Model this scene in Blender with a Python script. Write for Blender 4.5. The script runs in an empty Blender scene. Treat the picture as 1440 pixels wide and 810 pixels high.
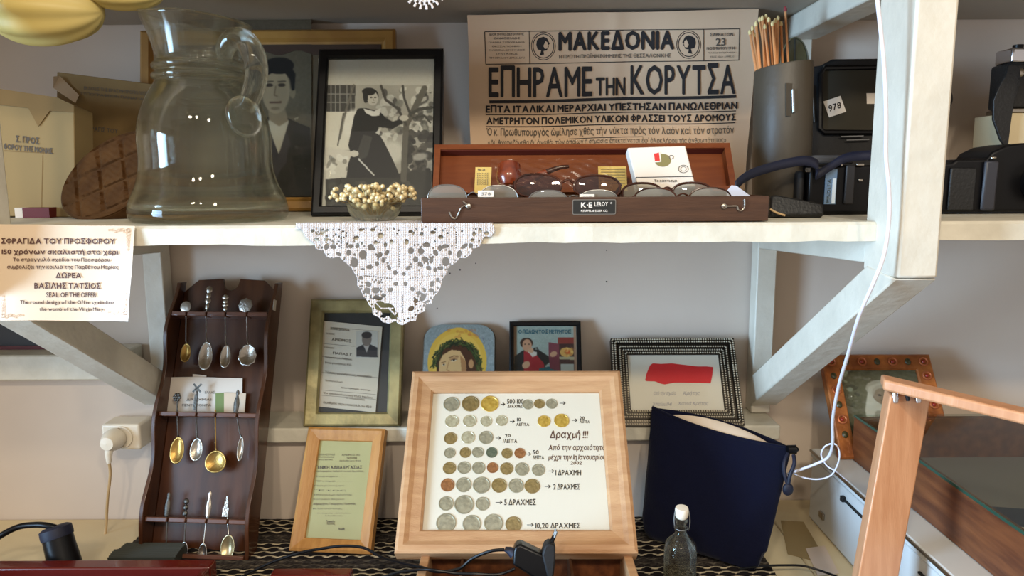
import bpy, bmesh, math, random
import numpy as np
from mathutils import Matrix, Vector, Euler
random.seed(7); rng = np.random.default_rng(7)
PI = math.pi
scene = bpy.context.scene
COL = scene.collection
# ------------------------------------------------------------------ camera
F = 1040.0; PITCH = math.radians(8.5); ROLL = math.radians(-0.35)
EYE = 1.45
cd = bpy.data.cameras.new('camera'); cam = bpy.data.objects.new('camera', cd); COL.objects.link(cam)
cd.sensor_width = 36.0; cd.lens = 36.0 * F / 1440.0; cd.clip_start = 0.02
CAMM = Matrix.Translation((0, 0, EYE)) @ Matrix.Rotation(PI/2 - PITCH, 4, 'X') @ Matrix.Rotation(ROLL, 4, 'Z')
cam.matrix_world = CAMM
scene.camera = cam
# ------------------------------------------------------------------ world, lights, exposure
def area(name, loc, target, size, power, col, sy=None):
    l = bpy.data.lights.new(name, 'AREA'); l.energy = power; l.color = col
    l.size = size
    if sy: l.shape = 'RECTANGLE'; l.size_y = sy
    o = bpy.data.objects.new(name, l); COL.objects.link(o)
    o.location = loc
    o.rotation_euler = (Vector(target) - Vector(loc)).to_track_quat('-Z', 'Y').to_euler()
    return o
wd = bpy.data.worlds.new('world'); scene.world = wd; wd.use_nodes = True
bg = wd.node_tree.nodes['Background']; bg.inputs[0].default_value = (0.90, 0.80, 0.71, 1); bg.inputs[1].default_value = 0.84
area('ceiling_spot_light', (0.42, -0.50, 2.28), (0.15, 1.2, 1.2), 0.10, 10.0, (1.0, 0.87, 0.68))
area('ceiling_spot_light', (-0.45, -0.75, 2.42), (-0.3, 1.2, 1.2), 0.10, 9.5, (1.0, 0.87, 0.68))
area('ceiling_spot_light', (0.0, -1.5, 2.9), (0.0, 1.2, 1.2), 0.12, 10.5, (1.0, 0.87, 0.68))
area('window_light', (-1.75, -0.15, 1.28), (0.5, 0.85, 1.12), 0.50, 14.0, (0.45, 0.70, 1.0), 1.0).data.spread = math.radians(60)
scene.view_settings.view_transform = 'Standard'; scene.view_settings.look = 'None'
scene.view_settings.exposure = -0.12; scene.view_settings.gamma = 1.0
scene.view_settings.use_curve_mapping = False
# ------------------------------------------------------------------ helpers
CI = np.array(CAMM.to_3x3()); CO = np.array([0, 0, EYE])
def ray(px, py):
    v = CI @ np.array([(px-720.0)/F, -(py-405.0)/F, -1.0]); return Vector(v)
def P(px, py, D):
    """the point at distance D in front of the camera plane (world Y = D) seen at a photo position"""
    v = ray(px, py); t = D / v.y; return Vector((0, 0, EYE)) + v*t
def Pz(px, py, z):
    v = ray(px, py); t = (z-EYE)/v.z; return Vector((0, 0, EYE)) + v*t
def s2l(c):
    c = np.asarray(c, dtype=float)/255.0
    return np.where(c <= 0.04045, c/12.92, ((c+0.055)/1.055)**2.4)
def L(c): return tuple(float(v) for v in s2l(c)) + (1.0,)
class Plane:
    """local frame of a flat thing: x right, y away from viewer, z up along its face"""
    def __init__(s, bl, br, tm):
        o = (bl+br)/2; x = (br-bl).normalized(); z = (tm-o); z = z - x*z.dot(x); s.h = z.length; z.normalize()
        y = z.cross(x); s.w = (br-bl).length
        s.M = Matrix(((x.x, y.x, z.x, o.x), (x.y, y.y, z.y, o.y), (x.z, y.z, z.z, o.z), (0, 0, 0, 1)))
        s.I = s.M.inverted(); s.warp = None
        s.R = np.array(s.I.to_3x3()) @ CI; s.o = np.array(s.I @ Vector((0, 0, EYE)))
    def np(s, px, py, off=0.0):
        px = np.asarray(px, float); py = np.asarray(py, float)
        d = np.stack([(px-720)/F, -(py-405)/F, -np.ones_like(px)], -1) @ s.R.T
        t = (-off - s.o[1]) / d[..., 1]
        q = s.o + d*t[..., None]
        if s.warp is not None: q[..., 1] = -off + s.warp(q[..., 0], q[..., 2])
        return q
    def loc(s, px, py, off=0.0):
        q = s.np(np.array([px]), np.array([py]), off)[0]; return Vector(q)
    def at(s, x, y, z): return s.M @ Matrix.Translation((x, y, z))
def panel(bl, br, tp, z=None, D=None, Dt=1.19):
    if D is not None:
        Db = D if isinstance(D, tuple) else (D, D); a = P(*bl, Db[0]); b = P(*br, Db[1]); a.z = z; b.z = z
    else: a = Pz(*bl, z); b = Pz(*br, z)
    return Plane(a, b, P(*tp, Dt))
def link(o, parent=None):
    COL.objects.link(o)
    if parent is not None: o.parent = parent
    return o
def tag(o, label=None, cat=None, group=None, kind=None):
    if label: o['label'] = label
    if cat: o['category'] = cat
    if group: o['group'] = group
    if kind: o['kind'] = kind
    return o
def thing(name, label, cat, M=None, group=None):
    o = bpy.data.objects.new(name, None); COL.objects.link(o); o.empty_display_size = 0.02
    if M is not None:
        o.matrix_world = M if isinstance(M, Matrix) else Matrix.Translation(M)
    return tag(o, label, cat, group)
class MB:
    def __init__(s): s.v = []; s.f = []
    def add(s, vs, fs):
        n = len(s.v); s.v += [tuple(a) for a in vs]; s.f += [tuple(i+n for i in f) for f in fs]; return s
    def bb(s, x0, x1, y0, y1, z0, z1):
        vs = [(x, y, z) for x in (x0, x1) for y in (y0, y1) for z in (z0, z1)]
        return s.add(vs, [(0,1,3,2), (4,6,7,5), (0,4,5,1), (2,3,7,6), (0,2,6,4), (1,5,7,3)])
    def box(s, c, d, R=None):
        R = R or Matrix.Identity(3); c = Vector(c)
        vs = [c + R @ Vector((x*d[0]/2, y*d[1]/2, z*d[2]/2)) for x in (-1, 1) for y in (-1, 1) for z in (-1, 1)]
        return s.add(vs, [(0,1,3,2), (4,6,7,5), (0,4,5,1), (2,3,7,6), (0,2,6,4), (1,5,7,3)])
    def beam(s, a, b, wv, tv):
        """bar from a to b with cross-section vectors wv (width) and tv (thickness)"""
        a, b, wv, tv = map(Vector, (a, b, wv, tv))
        vs = [p + wv*i/2 + tv*j/2 for p in (a, b) for i in (-1, 1) for j in (-1, 1)]
        return s.add(vs, [(0,1,3,2), (4,6,7,5), (0,4,5,1), (2,3,7,6), (0,2,6,4), (1,5,7,3)])
    def tube(s, pts, r, n=8, closed=False, flat=None):
        pts = [Vector(p) for p in pts]; m = len(pts)
        rs = r if isinstance(r, (list, tuple)) else [r]*m
        up = Vector((0.13, 0.21, 1)).normalized(); vs = []
        prev = None
        for i, p in enumerate(pts):
            if closed: t = pts[(i+1) % m]-pts[i-1]
            else: t = pts[min(i+1, m-1)]-pts[max(i-1, 0)]
            if t.length < 1e-9: t = Vector((0, 0, 1))
            t.normalize()
            a = prev - t*prev.dot(t) if prev is not None else t.cross(up)
            if a.length < 1e-6: a = t.orthogonal()
            a.normalize(); prev = a; b = t.cross(a)
            for k in range(n):
                g = 2*PI*k/n; vs.append(p + (a*math.cos(g) + b*math.sin(g))*rs[i])
        fs = []
        for i in range(m if closed else m-1):
            j = (i+1) % m
            for k in range(n):
                l = (k+1) % n; fs.append((i*n+k, i*n+l, j*n+l, j*n+k))
        if not closed: fs.append(tuple(range(n-1, -1, -1))); fs.append(tuple((m-1)*n+k for k in range(n)))
        return s.add(vs, fs)
    def lathe(s, prof, n=32, c=(0,0,0), R=None, capb=False, capt=False, fn=None):
        c = Vector(c); R = R or Matrix.Identity(3); vs = []
        for r, z in prof:
            for k in range(n):
                g = 2*PI*k/n; q = Vector((r*math.cos(g), r*math.sin(g), z))
                if fn: q = fn(q, g)
                vs.append(c + R @ q)
        fs = []
        for i in range(len(prof)-1):
            for k in range(n):
                l = (k+1) % n; fs.append((i*n+k, i*n+l, (i+1)*n+l, (i+1)*n+k))
        if capb: fs.append(tuple(range(n-1, -1, -1)))
        if capt: fs.append(tuple((len(prof)-1)*n+k for k in range(n)))
        return s.add(vs, fs)
    def ell(s, c, r, nu=12, nv=8, R=None, fn=None):
        if not isinstance(r, (tuple, list)): r = (r, r, r)
        c = Vector(c); R = R or Matrix.Identity(3); vs = [c + R @ Vector((0, 0, -r[2]))]
        for i in range(1, nv):
            a = -PI/2 + PI*i/nv
            for k in range(nu):
                g = 2*PI*k/nu; q = Vector((r[0]*math.cos(a)*math.cos(g), r[1]*math.cos(a)*math.sin(g), r[2]*math.sin(a)))
                if fn: q = fn(q, a, g)
                vs.append(c + R @ q)
        vs.append(c + R @ Vector((0, 0, r[2]))); fs = []
        for k in range(nu):
            l = (k+1) % nu; fs.append((0, 1+l, 1+k))
            for i in range(nv-2): fs.append((1+i*nu+k, 1+i*nu+l, 1+(i+1)*nu+l, 1+(i+1)*nu+k))
            fs.append((1+(nv-2)*nu+k, 1+(nv-2)*nu+l, len(vs)-1))
        return s.add(vs, fs)
    def prism(s, pts, y0, y1, fn=None):
        """outline in x,z extruded between y0 and y1"""
        n = len(pts); ar = sum(pts[i][0]*pts[(i+1) % n][1]-pts[(i+1) % n][0]*pts[i][1] for i in range(n))
        if ar < 0: pts = pts[::-1]
        vs = [(p[0], y0, p[1]) for p in pts] + [(p[0], y1, p[1]) for p in pts]
        if fn: vs = [fn(v) for v in vs]
        fs = [tuple(range(n)), tuple(range(2*n-1, n-1, -1))]
        fs += [(i, i+n, (i+1) % n + n, (i+1) % n) for i in range(n)]
        return s.add(vs, fs)
    def ring(s, w, h, prof, close=True):
        """mitred rectangular moulding; prof = (inset, height toward the viewer)"""
        vs = []
        for u, v in prof:
            vs += [(-w/2+u, -v, u), (w/2-u, -v, u), (w/2-u, -v, h-u), (-w/2+u, -v, h-u)]
        fs = []; m = len(prof)
        for i in range(m if close else m-1):
            j = (i+1) % m
            for k in range(4):
                l = (k+1) % 4; fs.append((i*4+k, i*4+l, j*4+l, j*4+k))
        return s.add(vs, fs)
    def grid(s, nx, ny, fn):
        vs = [fn(i/(nx-1), j/(ny-1)) for j in range(ny) for i in range(nx)]
        return s.add(vs, [(j*nx+i, j*nx+i+1, (j+1)*nx+i+1, (j+1)*nx+i) for j in range(ny-1) for i in range(nx-1)])
    def build(s, name, m, parent=None, smooth=False, bevel=0, solid=0, sub=0, M=None, seg=2, off=-1):
        me = bpy.data.meshes.new(name); me.from_pydata(s.v, [], s.f); me.materials.append(m)
        bm = bmesh.new(); bm.from_mesh(me); bmesh.ops.recalc_face_normals(bm, faces=bm.faces); bm.to_mesh(me); bm.free()
        if smooth:
            me.polygons.foreach_set('use_smooth', [True]*len(me.polygons)); me.set_sharp_from_angle(angle=math.radians(40 if smooth is True else smooth))
        o = bpy.data.objects.new(name, me); link(o, parent)
        if M is not None: o.matrix_world = M if isinstance(M, Matrix) else Matrix.Translation(M)
        if solid:
            q = o.modifiers.new('s', 'SOLIDIFY'); q.thickness = solid; q.offset = off
        if bevel:
            q = o.modifiers.new('b', 'BEVEL'); q.width = bevel; q.segments = seg; q.limit_method = 'ANGLE'; q.harden_normals = False
            me.polygons.foreach_set('use_smooth', [True]*len(me.polygons)); me.set_sharp_from_angle(angle=math.radians(40))
        if sub:
            q = o.modifiers.new('u', 'SUBSURF'); q.levels = sub; q.render_levels = sub
        return o
def dup(o, parent=None):
    c = o.copy(); COL.objects.link(c)
    if parent is not None: c.parent = parent
    return c
def spline(pts, n=8):
    """Catmull-Rom through the points"""
    pts = [Vector(p) for p in pts]; out = []
    for i in range(len(pts)-1):
        p0 = pts[max(i-1, 0)]; p1 = pts[i]; p2 = pts[i+1]; p3 = pts[min(i+2, len(pts)-1)]
        for k in range(n):
            t = k/n; out.append(0.5*((2*p1)+(p2-p0)*t+(2*p0-5*p1+4*p2-p3)*t*t+(3*p1-p0-3*p2+p3)*t**3))
    out.append(pts[-1]); return out
# ------------------------------------------------------------------ materials
def mat(name, c, rough=0.6, metal=0.0, bump=0.0, bs=60, c2=None, cs=8.0, stretch=(1,1,1), spec=0.5, coat=0.0, sheen=0.0, lo=0.35, hi=0.65, det=4, dist=0.0):
    m = bpy.data.materials.new(name); m.use_nodes = True; nt = m.node_tree; n = nt.nodes; b = n['Principled BSDF']
    b.inputs['Base Color'].default_value = L(c); b.inputs['Roughness'].default_value = rough; b.inputs['Metallic'].default_value = metal
    b.inputs['Specular IOR Level'].default_value = spec; b.inputs['Coat Weight'].default_value = coat; b.inputs['Sheen Weight'].default_value = sheen
    if c2 is not None or bump:
        tc = n.new('ShaderNodeTexCoord'); mp = n.new('ShaderNodeMapping'); mp.inputs['Scale'].default_value = stretch
        nt.links.new(tc.outputs['Object'], mp.inputs['Vector'])
    if c2 is not None:
        t = n.new('ShaderNodeTexNoise'); t.inputs['Scale'].default_value = cs; t.inputs['Detail'].default_value = det; t.inputs['Distortion'].default_value = dist
        r = n.new('ShaderNodeValToRGB'); r.color_ramp.elements[0].position = lo; r.color_ramp.elements[1].position = hi
        r.color_ramp.elements[0].color = L(c); r.color_ramp.elements[1].color = L(c2)
        nt.links.new(mp.outputs[0], t.inputs['Vector']); nt.links.new(t.outputs['Fac'], r.inputs[0]); nt.links.new(r.outputs[0], b.inputs['Base Color'])
    if bump:
        t = n.new('ShaderNodeTexNoise'); t.inputs['Scale'].default_value = bs; t.inputs['Detail'].default_value = 5
        q = n.new('ShaderNodeBump'); q.inputs['Strength'].default_value = bump; q.inputs['Distance'].default_value = 0.002 if bs > 5 else 0.0005
        nt.links.new(mp.outputs[0], t.inputs['Vector']); nt.links.new(t.outputs['Fac'], q.inputs['Height']); nt.links.new(q.outputs[0], b.inputs['Normal'])
    return m
def glass(name, col=(1,1,1), rough=0.0, ior=1.45, clear=0.0):
    m = bpy.data.materials.new(name); m.use_nodes = True; nt = m.node_tree; n = nt.nodes; n.remove(n['Principled BSDF'])
    g = n.new('ShaderNodeBsdfGlass'); g.inputs['Color'].default_value = (*col, 1); g.inputs['Roughness'].default_value = rough; g.inputs['IOR'].default_value = ior
    out = n['Material Output']
    t = n.new('ShaderNodeBsdfTransparent'); t.inputs[0].default_value = (*col, 1); x = n.new('ShaderNodeMixShader'); x.inputs[0].default_value = clear
    nt.links.new(g.outputs[0], x.inputs[1]); nt.links.new(t.outputs[0], x.inputs[2]); nt.links.new(x.outputs[0], out.inputs[0])
    return m
def pane(name, tint=(0.97,0.98,0.97), refl=1.0, rough=0.02, bump=0.0, haze=0.0, hc=(1,1,1)):
    """thin clear sheet: see-through, with a Fresnel sheen"""
    m = bpy.data.materials.new(name); m.use_nodes = True; nt = m.node_tree; n = nt.nodes; n.remove(n['Principled BSDF'])
    t = n.new('ShaderNodeBsdfTransparent'); t.inputs[0].default_value = (*tint, 1)
    g = n.new('ShaderNodeBsdfGlossy'); g.inputs['Roughness'].default_value = rough
    f = n.new('ShaderNodeFresnel'); f.inputs[0].default_value = 1.45
    ge = n.new('ShaderNodeNewGeometry'); k0 = n.new('ShaderNodeMath'); k0.operation = 'MULTIPLY_ADD'; k0.inputs[1].default_value = -refl; k0.inputs[2].default_value = refl; nt.links.new(ge.outputs['Backfacing'], k0.inputs[0])
    k = n.new('ShaderNodeMath'); k.operation = 'MULTIPLY'; nt.links.new(k0.outputs[0], k.inputs[1])
    x = n.new('ShaderNodeMixShader'); nt.links.new(f.outputs[0], k.inputs[0]); nt.links.new(k.outputs[0], x.inputs[0])
    src = t
    if haze:
        d = n.new('ShaderNodeBsdfDiffuse'); d.inputs[0].default_value = (*hc, 1); src = n.new('ShaderNodeMixShader'); src.inputs[0].default_value = haze
        nt.links.new(t.outputs[0], src.inputs[1]); nt.links.new(d.outputs[0], src.inputs[2])
    nt.links.new(src.outputs[0], x.inputs[1]); nt.links.new(g.outputs[0], x.inputs[2]); nt.links.new(x.outputs[0], n['Material Output'].inputs[0])
    if bump:
        tt = n.new('ShaderNodeTexNoise'); tt.inputs['Scale'].default_value = 45; q = n.new('ShaderNodeBump'); q.inputs['Strength'].default_value = bump; q.inputs['Distance'].default_value = 0.01
        tc = n.new('ShaderNodeTexCoord'); nt.links.new(tc.outputs['Object'], tt.inputs['Vector'])
        nt.links.new(tt.outputs['Fac'], q.inputs['Height']); nt.links.new(q.outputs[0], g.inputs['Normal']); nt.links.new(q.outputs[0], f.inputs['Normal'])
    return m
def vcol_mat(name, rough=0.7, spec=0.3):
    m = bpy.data.materials.new(name); m.use_nodes = True; n = m.node_tree.nodes; b = n['Principled BSDF']
    b.inputs['Roughness'].default_value = rough; b.inputs['Specular IOR Level'].default_value = spec
    a = n.new('ShaderNodeVertexColor'); a.layer_name = 'print'; m.node_tree.links.new(a.outputs['Color'], b.inputs['Base Color']); return m
M_ = dict(
 wall=mat('plaster', (208,193,177), 0.85, bump=0.5, bs=14, c2=(197,182,167), cs=3),
 white=mat('white_paint', (214,208,190), 0.5, bump=0.6, bs=55, c2=(198,192,174), cs=25),
 postp=mat('post_paint', (212,205,188), 0.45, bump=0.7, bs=45, c2=(202,195,178), cs=20),
 shade=mat('shaded_shelf_paint', (170,160,145), 0.6, bump=0.4, bs=30),  # white shelf paint darkened, shade under the board put into the colour
 counter=mat('counter_paint', (214,198,160), 0.6, bump=0.3, bs=30, c2=(200,182,146), cs=6),
 ink=mat('black_ink', (38,34,34), 0.8), ink2=mat('faded_ink', (92,84,74), 0.8), inkb=mat('brown_ink', (84,52,44), 0.8),
 news=mat('newsprint', (222,190,158), 0.85, c2=(212,180,146), cs=6, bump=0.3, bs=20),
 paper=mat('white_paper', (218,209,196), 0.7, bump=0.15, bs=12), cream=mat('cream_paper', (214,192,164), 0.35, bump=0.4, bs=9),
 card=mat('coin_card', (226,216,202), 0.7), kraft=mat('tan_sheet', (138,112,68), 0.85, c2=(124,98,58), cs=6, bump=0.3, bs=15),
 kraft2=mat('pale_tan_paper_and_shadow', (152,130,88), 0.85, bump=0.3, bs=15),  # packet paper, also colours the painted shadow beside the metal box
 black=mat('black_plastic', (10,9,10), 0.35, spec=0.25), blackm=mat('matt_black', (14,13,14), 0.7, bump=0.3, bs=150), leather=mat('black_leather', (18,17,16), 0.5, bump=0.5, bs=250),
 olive=mat('olive_lining', (44,40,28), 0.8), chrome=mat('chrome', (200,200,205), 0.18, 1.0), steel=mat('brushed_steel', (150,150,148), 0.35, 1.0),
 silver=mat('old_silver', (168,160,148), 0.28, 1.0, bump=0.3, bs=300), brass=mat('old_brass', (158,126,70), 0.33, 1.0, bump=0.2, bs=300),
 dsilver=mat('tarnished_silver', (88,84,78), 0.4, 1.0, bump=0.5, bs=400),
 oak=mat('pale_oak', (192,150,108), 0.45, bump=0.25, bs=120, c2=(176,132,92), cs=14, stretch=(1,8,8)),
 oak2=mat('warm_oak', (186,132,68), 0.45, bump=0.2, bs=120, c2=(168,114,54), cs=14, stretch=(8,8,1)),
 beech=mat('beech', (202,148,108), 0.38, c2=(188,132,92), cs=12, stretch=(8,8,1), bump=0.1, bs=80),
 rack=mat('dark_mahogany', (78,44,24), 0.25, c2=(58,31,17), cs=10, stretch=(6,6,1), coat=0.3),
 rail=mat('mahogany_rail', (104,66,48), 0.3, c2=(84,50,36), cs=10, stretch=(1,6,6), coat=0.4),
 casew=mat('case_wood', (72,43,24), 0.4, c2=(60,34,18), cs=20, stretch=(1,10,10), bump=0.1, bs=80),
 caser=mat('case_red_wood', (120,62,28), 0.35, c2=(108,52,22), cs=20, stretch=(1,8,8)), cased=mat('case_dark_inner', (78,18,8), 0.5),
 maroon=mat('maroon_lacquer', (96,22,14), 0.25, c2=(82,18,12), cs=12, stretch=(1,6,6), coat=0.4),
 brownw=mat('brown_wood', (120,70,38), 0.45, c2=(84,44,24), cs=9, stretch=(8,1,8), bump=0.15, bs=60),
 carve=mat('carved_wood', (82,54,26), 0.9, spec=0.15, c2=(62,38,16), cs=30, stretch=(1,1,1), bump=0.5, bs=120), 
 gourd=mat('gourd_skin', (212,196,132), 0.5, c2=(200,178,104), cs=5, bump=0.1, bs=40),
 navy=mat('navy_felt', (8,12,36), 0.95, spec=0.15, sheen=0.1, bump=0.4, bs=400), plate=mat('nameplate_black', (26,26,24), 0.4),
 leath2=mat('grey_brown_leather', (66,58,46), 0.5, c2=(54,48,38), cs=8, bump=0.3, bs=60),
 stick=mat('stick_wood', (206,140,84), 0.7, c2=(188,120,66), cs=8, stretch=(6,6,1)), sticktip=mat('pale_tip', (225,200,140), 0.8), redtip=mat('red_tip', (140,50,52), 0.8),
 red=mat('red_ribbon', (208,16,30), 0.55, bump=0.3, bs=60), redc=mat('red_print', (200,30,24), 0.6), oliveprint=mat('olive_print', (122,112,62), 0.6),
 pearl=mat('pearl', (222,200,150), 0.22, 0.15, coat=0.6), whitec=mat('white_cable', (224,222,232), 0.4), socket=mat('socket_plastic', (226,216,196), 0.35), tancord=mat('beige_cord', (186,154,108), 0.55),
 lace=mat('cotton_lace', (206,198,194), 0.9, bump=1.0, bs=500), rug=vcol_mat('woven_cotton', 0.95, 0.1), printm=vcol_mat('glossy_print', 0.45), printf=vcol_mat('matt_print', 0.8),
 goldf=mat('gold_leaf_frame', (156,144,98), 0.38, 0.35, c2=(96,86,52), cs=22, bump=0.4, bs=60, lo=0.4, hi=0.75), darkback=mat('dark_backing', (24,24,26), 0.5),
 bead=mat('pewter_bead', (196,184,160), 0.3, 0.4), pewter=mat('dark_pewter', (52,46,38), 0.4, 0.7), greenp=mat('green_document', (178,168,122), 0.7, c2=(166,158,106), cs=5),
 boxblue=mat('white_metal_box', (204,206,204), 0.35), copper=mat('copper_frame', (178,106,50), 0.4, 0.35, c2=(132,72,32), cs=40, bump=0.6, bs=90),
 porc=mat('porcelain', (236,226,206), 0.25), rubber=mat('ribbed_rubber', (48,50,42), 0.7), pipe=mat('briar', (150,62,20), 0.25, c2=(86,30,12), cs=40, coat=0.5),
 amber=mat('dark_stem', (60,28,16), 0.2), tort=mat('tortoise_frame', (74,34,16), 0.2, c2=(40,18,10), cs=60), yellowp=mat('yellow_slip', (212,180,100), 0.8),
 greyfab=mat('grey_felt', (136,126,120), 0.9), nick=mat('nickel_coin', (172, 162, 138), 0.42, 0.25, bump=1.0, bs=2.6, c2=(140, 132, 112), cs=2.2), bronze=mat('bronze_coin', (156, 130, 82), 0.42, 0.2, bump=1.0, bs=2.6, c2=(124, 102, 60), cs=2.2),
 goldc=mat('gold_coin', (232, 194, 96), 0.3, 0.45, bump=1.0, bs=2.6, c2=(196, 154, 62), cs=2.2), copperc=mat('copper_coin', (166, 110, 66), 0.42, 0.2, bump=1.0, bs=2.6, c2=(132, 84, 50), cs=2.2), greenc=mat('green_coin', (104, 110, 90), 0.5, 0.2, bump=1.0, bs=2.6, c2=(80, 88, 72), cs=2.2),
 brightc=mat('bright_coin', (224, 214, 186), 0.25, 0.4, bump=1.0, bs=2.6, c2=(184, 172, 142), cs=2.2), hole=mat('nail_hole', (50,44,40), 0.9),
 jug=glass('jug_glass', (0.95,0.96,0.93), 0.0, 1.45, 0.45), bottle=glass('bottle_glass', (0.95,0.96,0.93), 0.02, 1.45, 0.3), pane=pane('picture_glass'), film=pane('clear_film', (0.95,0.94,0.90), 0.8, 0.2, 0.35),
 lensb=pane('brown_lens', (0.20,0.12,0.08), 0.9, haze=0.3, hc=(0.10,0.06,0.05)), lensg=pane('grey_lens', (0.62,0.60,0.54), 1.0, haze=0.42, hc=(0.36,0.33,0.27)), oval=pane('smoky_oval', (0.42,0.40,0.30), 0.9), topglass=pane('case_glass', (0.86,0.9,0.88), 1.0),
 gedge=mat('green_glass_edge', (46,74,60), 0.2), pinkp=mat('pink_paper', (206,186,168), 0.8), halo=mat('blue_felt_strap', (16,20,42), 0.6),
)
# ------------------------------------------------------------------ lettering
LAT = dict(zip('ΑΒΕΖΗΙΚΜΝΟΡΤΥΧ', 'ABEZHIKMNOPTYX'))
def ring_pts(cx, cy, rx, ry, a0=0, a1=360, n=18): return [(cx+rx*math.cos(math.radians(a0+(a1-a0)*i/n)), cy+ry*math.sin(math.radians(a0+(a1-a0)*i/n))) for i in range(n+1)]
STROKE = {          # letters drawn as pen strokes
 'Φ': [ring_pts(.33, .36, .27, .22), [(.33, 0), (.33, .73)]],
 'Σ': [[(.45, .685), (.06, .685), (.29, .37), (.06, .045), (.47, .045)]],
 'Ψ': [[(.30, 0), (.30, .73)], [(.05, .73), (.05, .45), (.12, .28), (.30, .22), (.48, .28), (.55, .45), (.55, .73)]],
 'θ': [ring_pts(.22, .37, .165, .34), [(.06, .37), (.38, .37)]],
 'κ': [[(.06, 0), (.06, .53)], [(.38, .53), (.08, .25)], [(.15, .31), (.40, 0)]],
 'π': [[(.02, .49), (.52, .49)], [(.13, 0), (.13, .49)], [(.40, .49), (.40, .10), (.47, .03)]],
 'ψ': [[(.28, -.2), (.28, .65)], [(.05, .53), (.05, .22), (.14, .05), (.28, .03), (.42, .05), (.51, .22), (.51, .53)]],
 'σ': [ring_pts(.25, .25, .20, .215), [(.25, .48), (.52, .48)]],
}
GC = {}
def glyph(ch):
    if ch in GC: return GC[ch]
    if ch in STROKE:
        w = .088; V = []; Fs = []
        for pl_ in STROKE[ch]:
            for (xa, ya), (xb, yb) in zip(pl_, pl_[1:]):
                d = math.hypot(xb-xa, yb-ya); nx, ny = -(yb-ya)/d*w/2, (xb-xa)/d*w/2; ex, ey = (xb-xa)/d*w*.35, (yb-ya)/d*w*.35
                if d < .12: ex = ey = 0
                i = len(V); V += [(xa+nx-ex, ya+ny-ey, 0), (xb+nx+ex, yb+ny+ey, 0), (xb-nx+ex, yb-ny+ey, 0), (xa-nx-ex, ya-ny-ey, 0)]; Fs.append((i, i+1, i+2, i+3))
        v = np.array(V); f = Fs
    else:
        c = bpy.data.curves.new('t', 'FONT'); c.body = LAT.get(ch, ch); c.resolution_u = 2
        o = bpy.data.objects.new('t', c); me = bpy.data.meshes.new_from_object(o)
        v = np.zeros(len(me.vertices)*3); me.vertices.foreach_get('co', v); v = v.reshape(-1, 3).copy()
        f = [tuple(p.vertices) for p in me.polygons]
        bpy.data.objects.remove(o); bpy.data.curves.remove(c); bpy.data.meshes.remove(me)
    if len(v): v[:, 0] -= v[:, 0].min()
    GC[ch] = (v, f); return GC[ch]
def text_verts(s, bold=0.0, shear=0.0):
    V = []; Fs = []; x = 0.0; n = 0
    for ch in s:
        if ch == ' ': x += .24; continue
        v, f = glyph(ch)
        if len(v) == 0: x += .2; continue
        q = v.copy(); q[:, 0] += x + shear*q[:, 1]; x += v[:, 0].max() + .085 + bold*1.2
        V.append(q); Fs += [tuple(i+n for i in t_) for t_ in f]; n += len(q)
    v = np.concatenate(V); f = Fs
    if bold > 0 and len(v):          # bold face: overstruck copies, as a heavy inking would print
        V = []; Fs = []; n = len(v)
        for k, (dx, dy) in enumerate(((0, 0), (-1, 0), (1, 0), (0, 1), (0, -1))):
            V.append(v + np.array([dx*bold, dy*bold*.8, k*1.0])); Fs += [tuple(i+k*n for i in q) for q in f]
        v = np.concatenate(V); f = Fs
    return v, f
def letters(pl, items, m, parent, name='lettering', off=0.0008, slope=0.0):
    """items: (text, x0, y0, x1, y1[, bold[, shear]]) in photo positions on the plane pl, joined into one printed part"""
    V = []; Fs = []; n = 0
    for it in items:
        s, x0, y0, x1, y1 = it[:5]; b = it[5] if len(it) > 5 else 0.0; sh = it[6] if len(it) > 6 else 0.0
        v, f = text_verts(s, b, sh)
        if len(v) == 0: continue
        mn = v.min(0); mx = v.max(0); u = (v[:, 0]-mn[0])/max(mx[0]-mn[0], 1e-6); w = (v[:, 1]-mn[1])/max(mx[1]-mn[1], 1e-6)
        px = x0+u*(x1-x0); py = y1+w*(y0-y1) + slope*(px-x0)
        Q = pl.np(px, py, off + (.0003 if pl.warp is not None else 0)); Q[:, 1] -= v[:, 2]*1.5e-5; V.append(Q); Fs += [tuple(i+n for i in q) for q in f]; n += len(v)
    V = np.concatenate(V); me = bpy.data.meshes.new(name); me.from_pydata([tuple(a) for a in V], [], Fs); me.materials.append(m)
    o = bpy.data.objects.new(name, me); link(o, parent); return o
def lines(pl, segs, m, parent, name='printed_rule', off=0.0004, slope=0.0):
    """flat printed strokes: (x0,y0,x1,y1,width) in photo positions"""
    b = MB(); off = off + (.0004 if pl.warp is not None else 0)
    for x0, y0, x1, y1, w in segs:
        dx, dy = x1-x0, y1-y0; l = math.hypot(dx, dy) or 1; nx, ny = -dy/l*w/2, dx/l*w/2
        q = pl.np(np.array([x0+nx, x1+nx, x1-nx, x0-nx]), np.array([y0+ny, y1+ny, y1-ny, y0-ny])+slope*(np.array([x0, x1, x1, x0])-720), off)
        if pl.warp is not None:
            k = 70; fx = np.linspace(0, 1, k)
            X = np.concatenate([x0+nx+fx*dx, x0-nx+fx*dx]); Y = np.concatenate([y0+ny+fx*dy, y0-ny+fx*dy])+slope*(np.concatenate([x0+fx*dx]*2)-720)
            q = pl.np(X, Y, off); b.add(q, [(i, i+1, k+i+1, k+i) for i in range(k-1)])
        else: b.add(q, [(0,1,2,3)])
    return b.build(name, m, parent)
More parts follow.
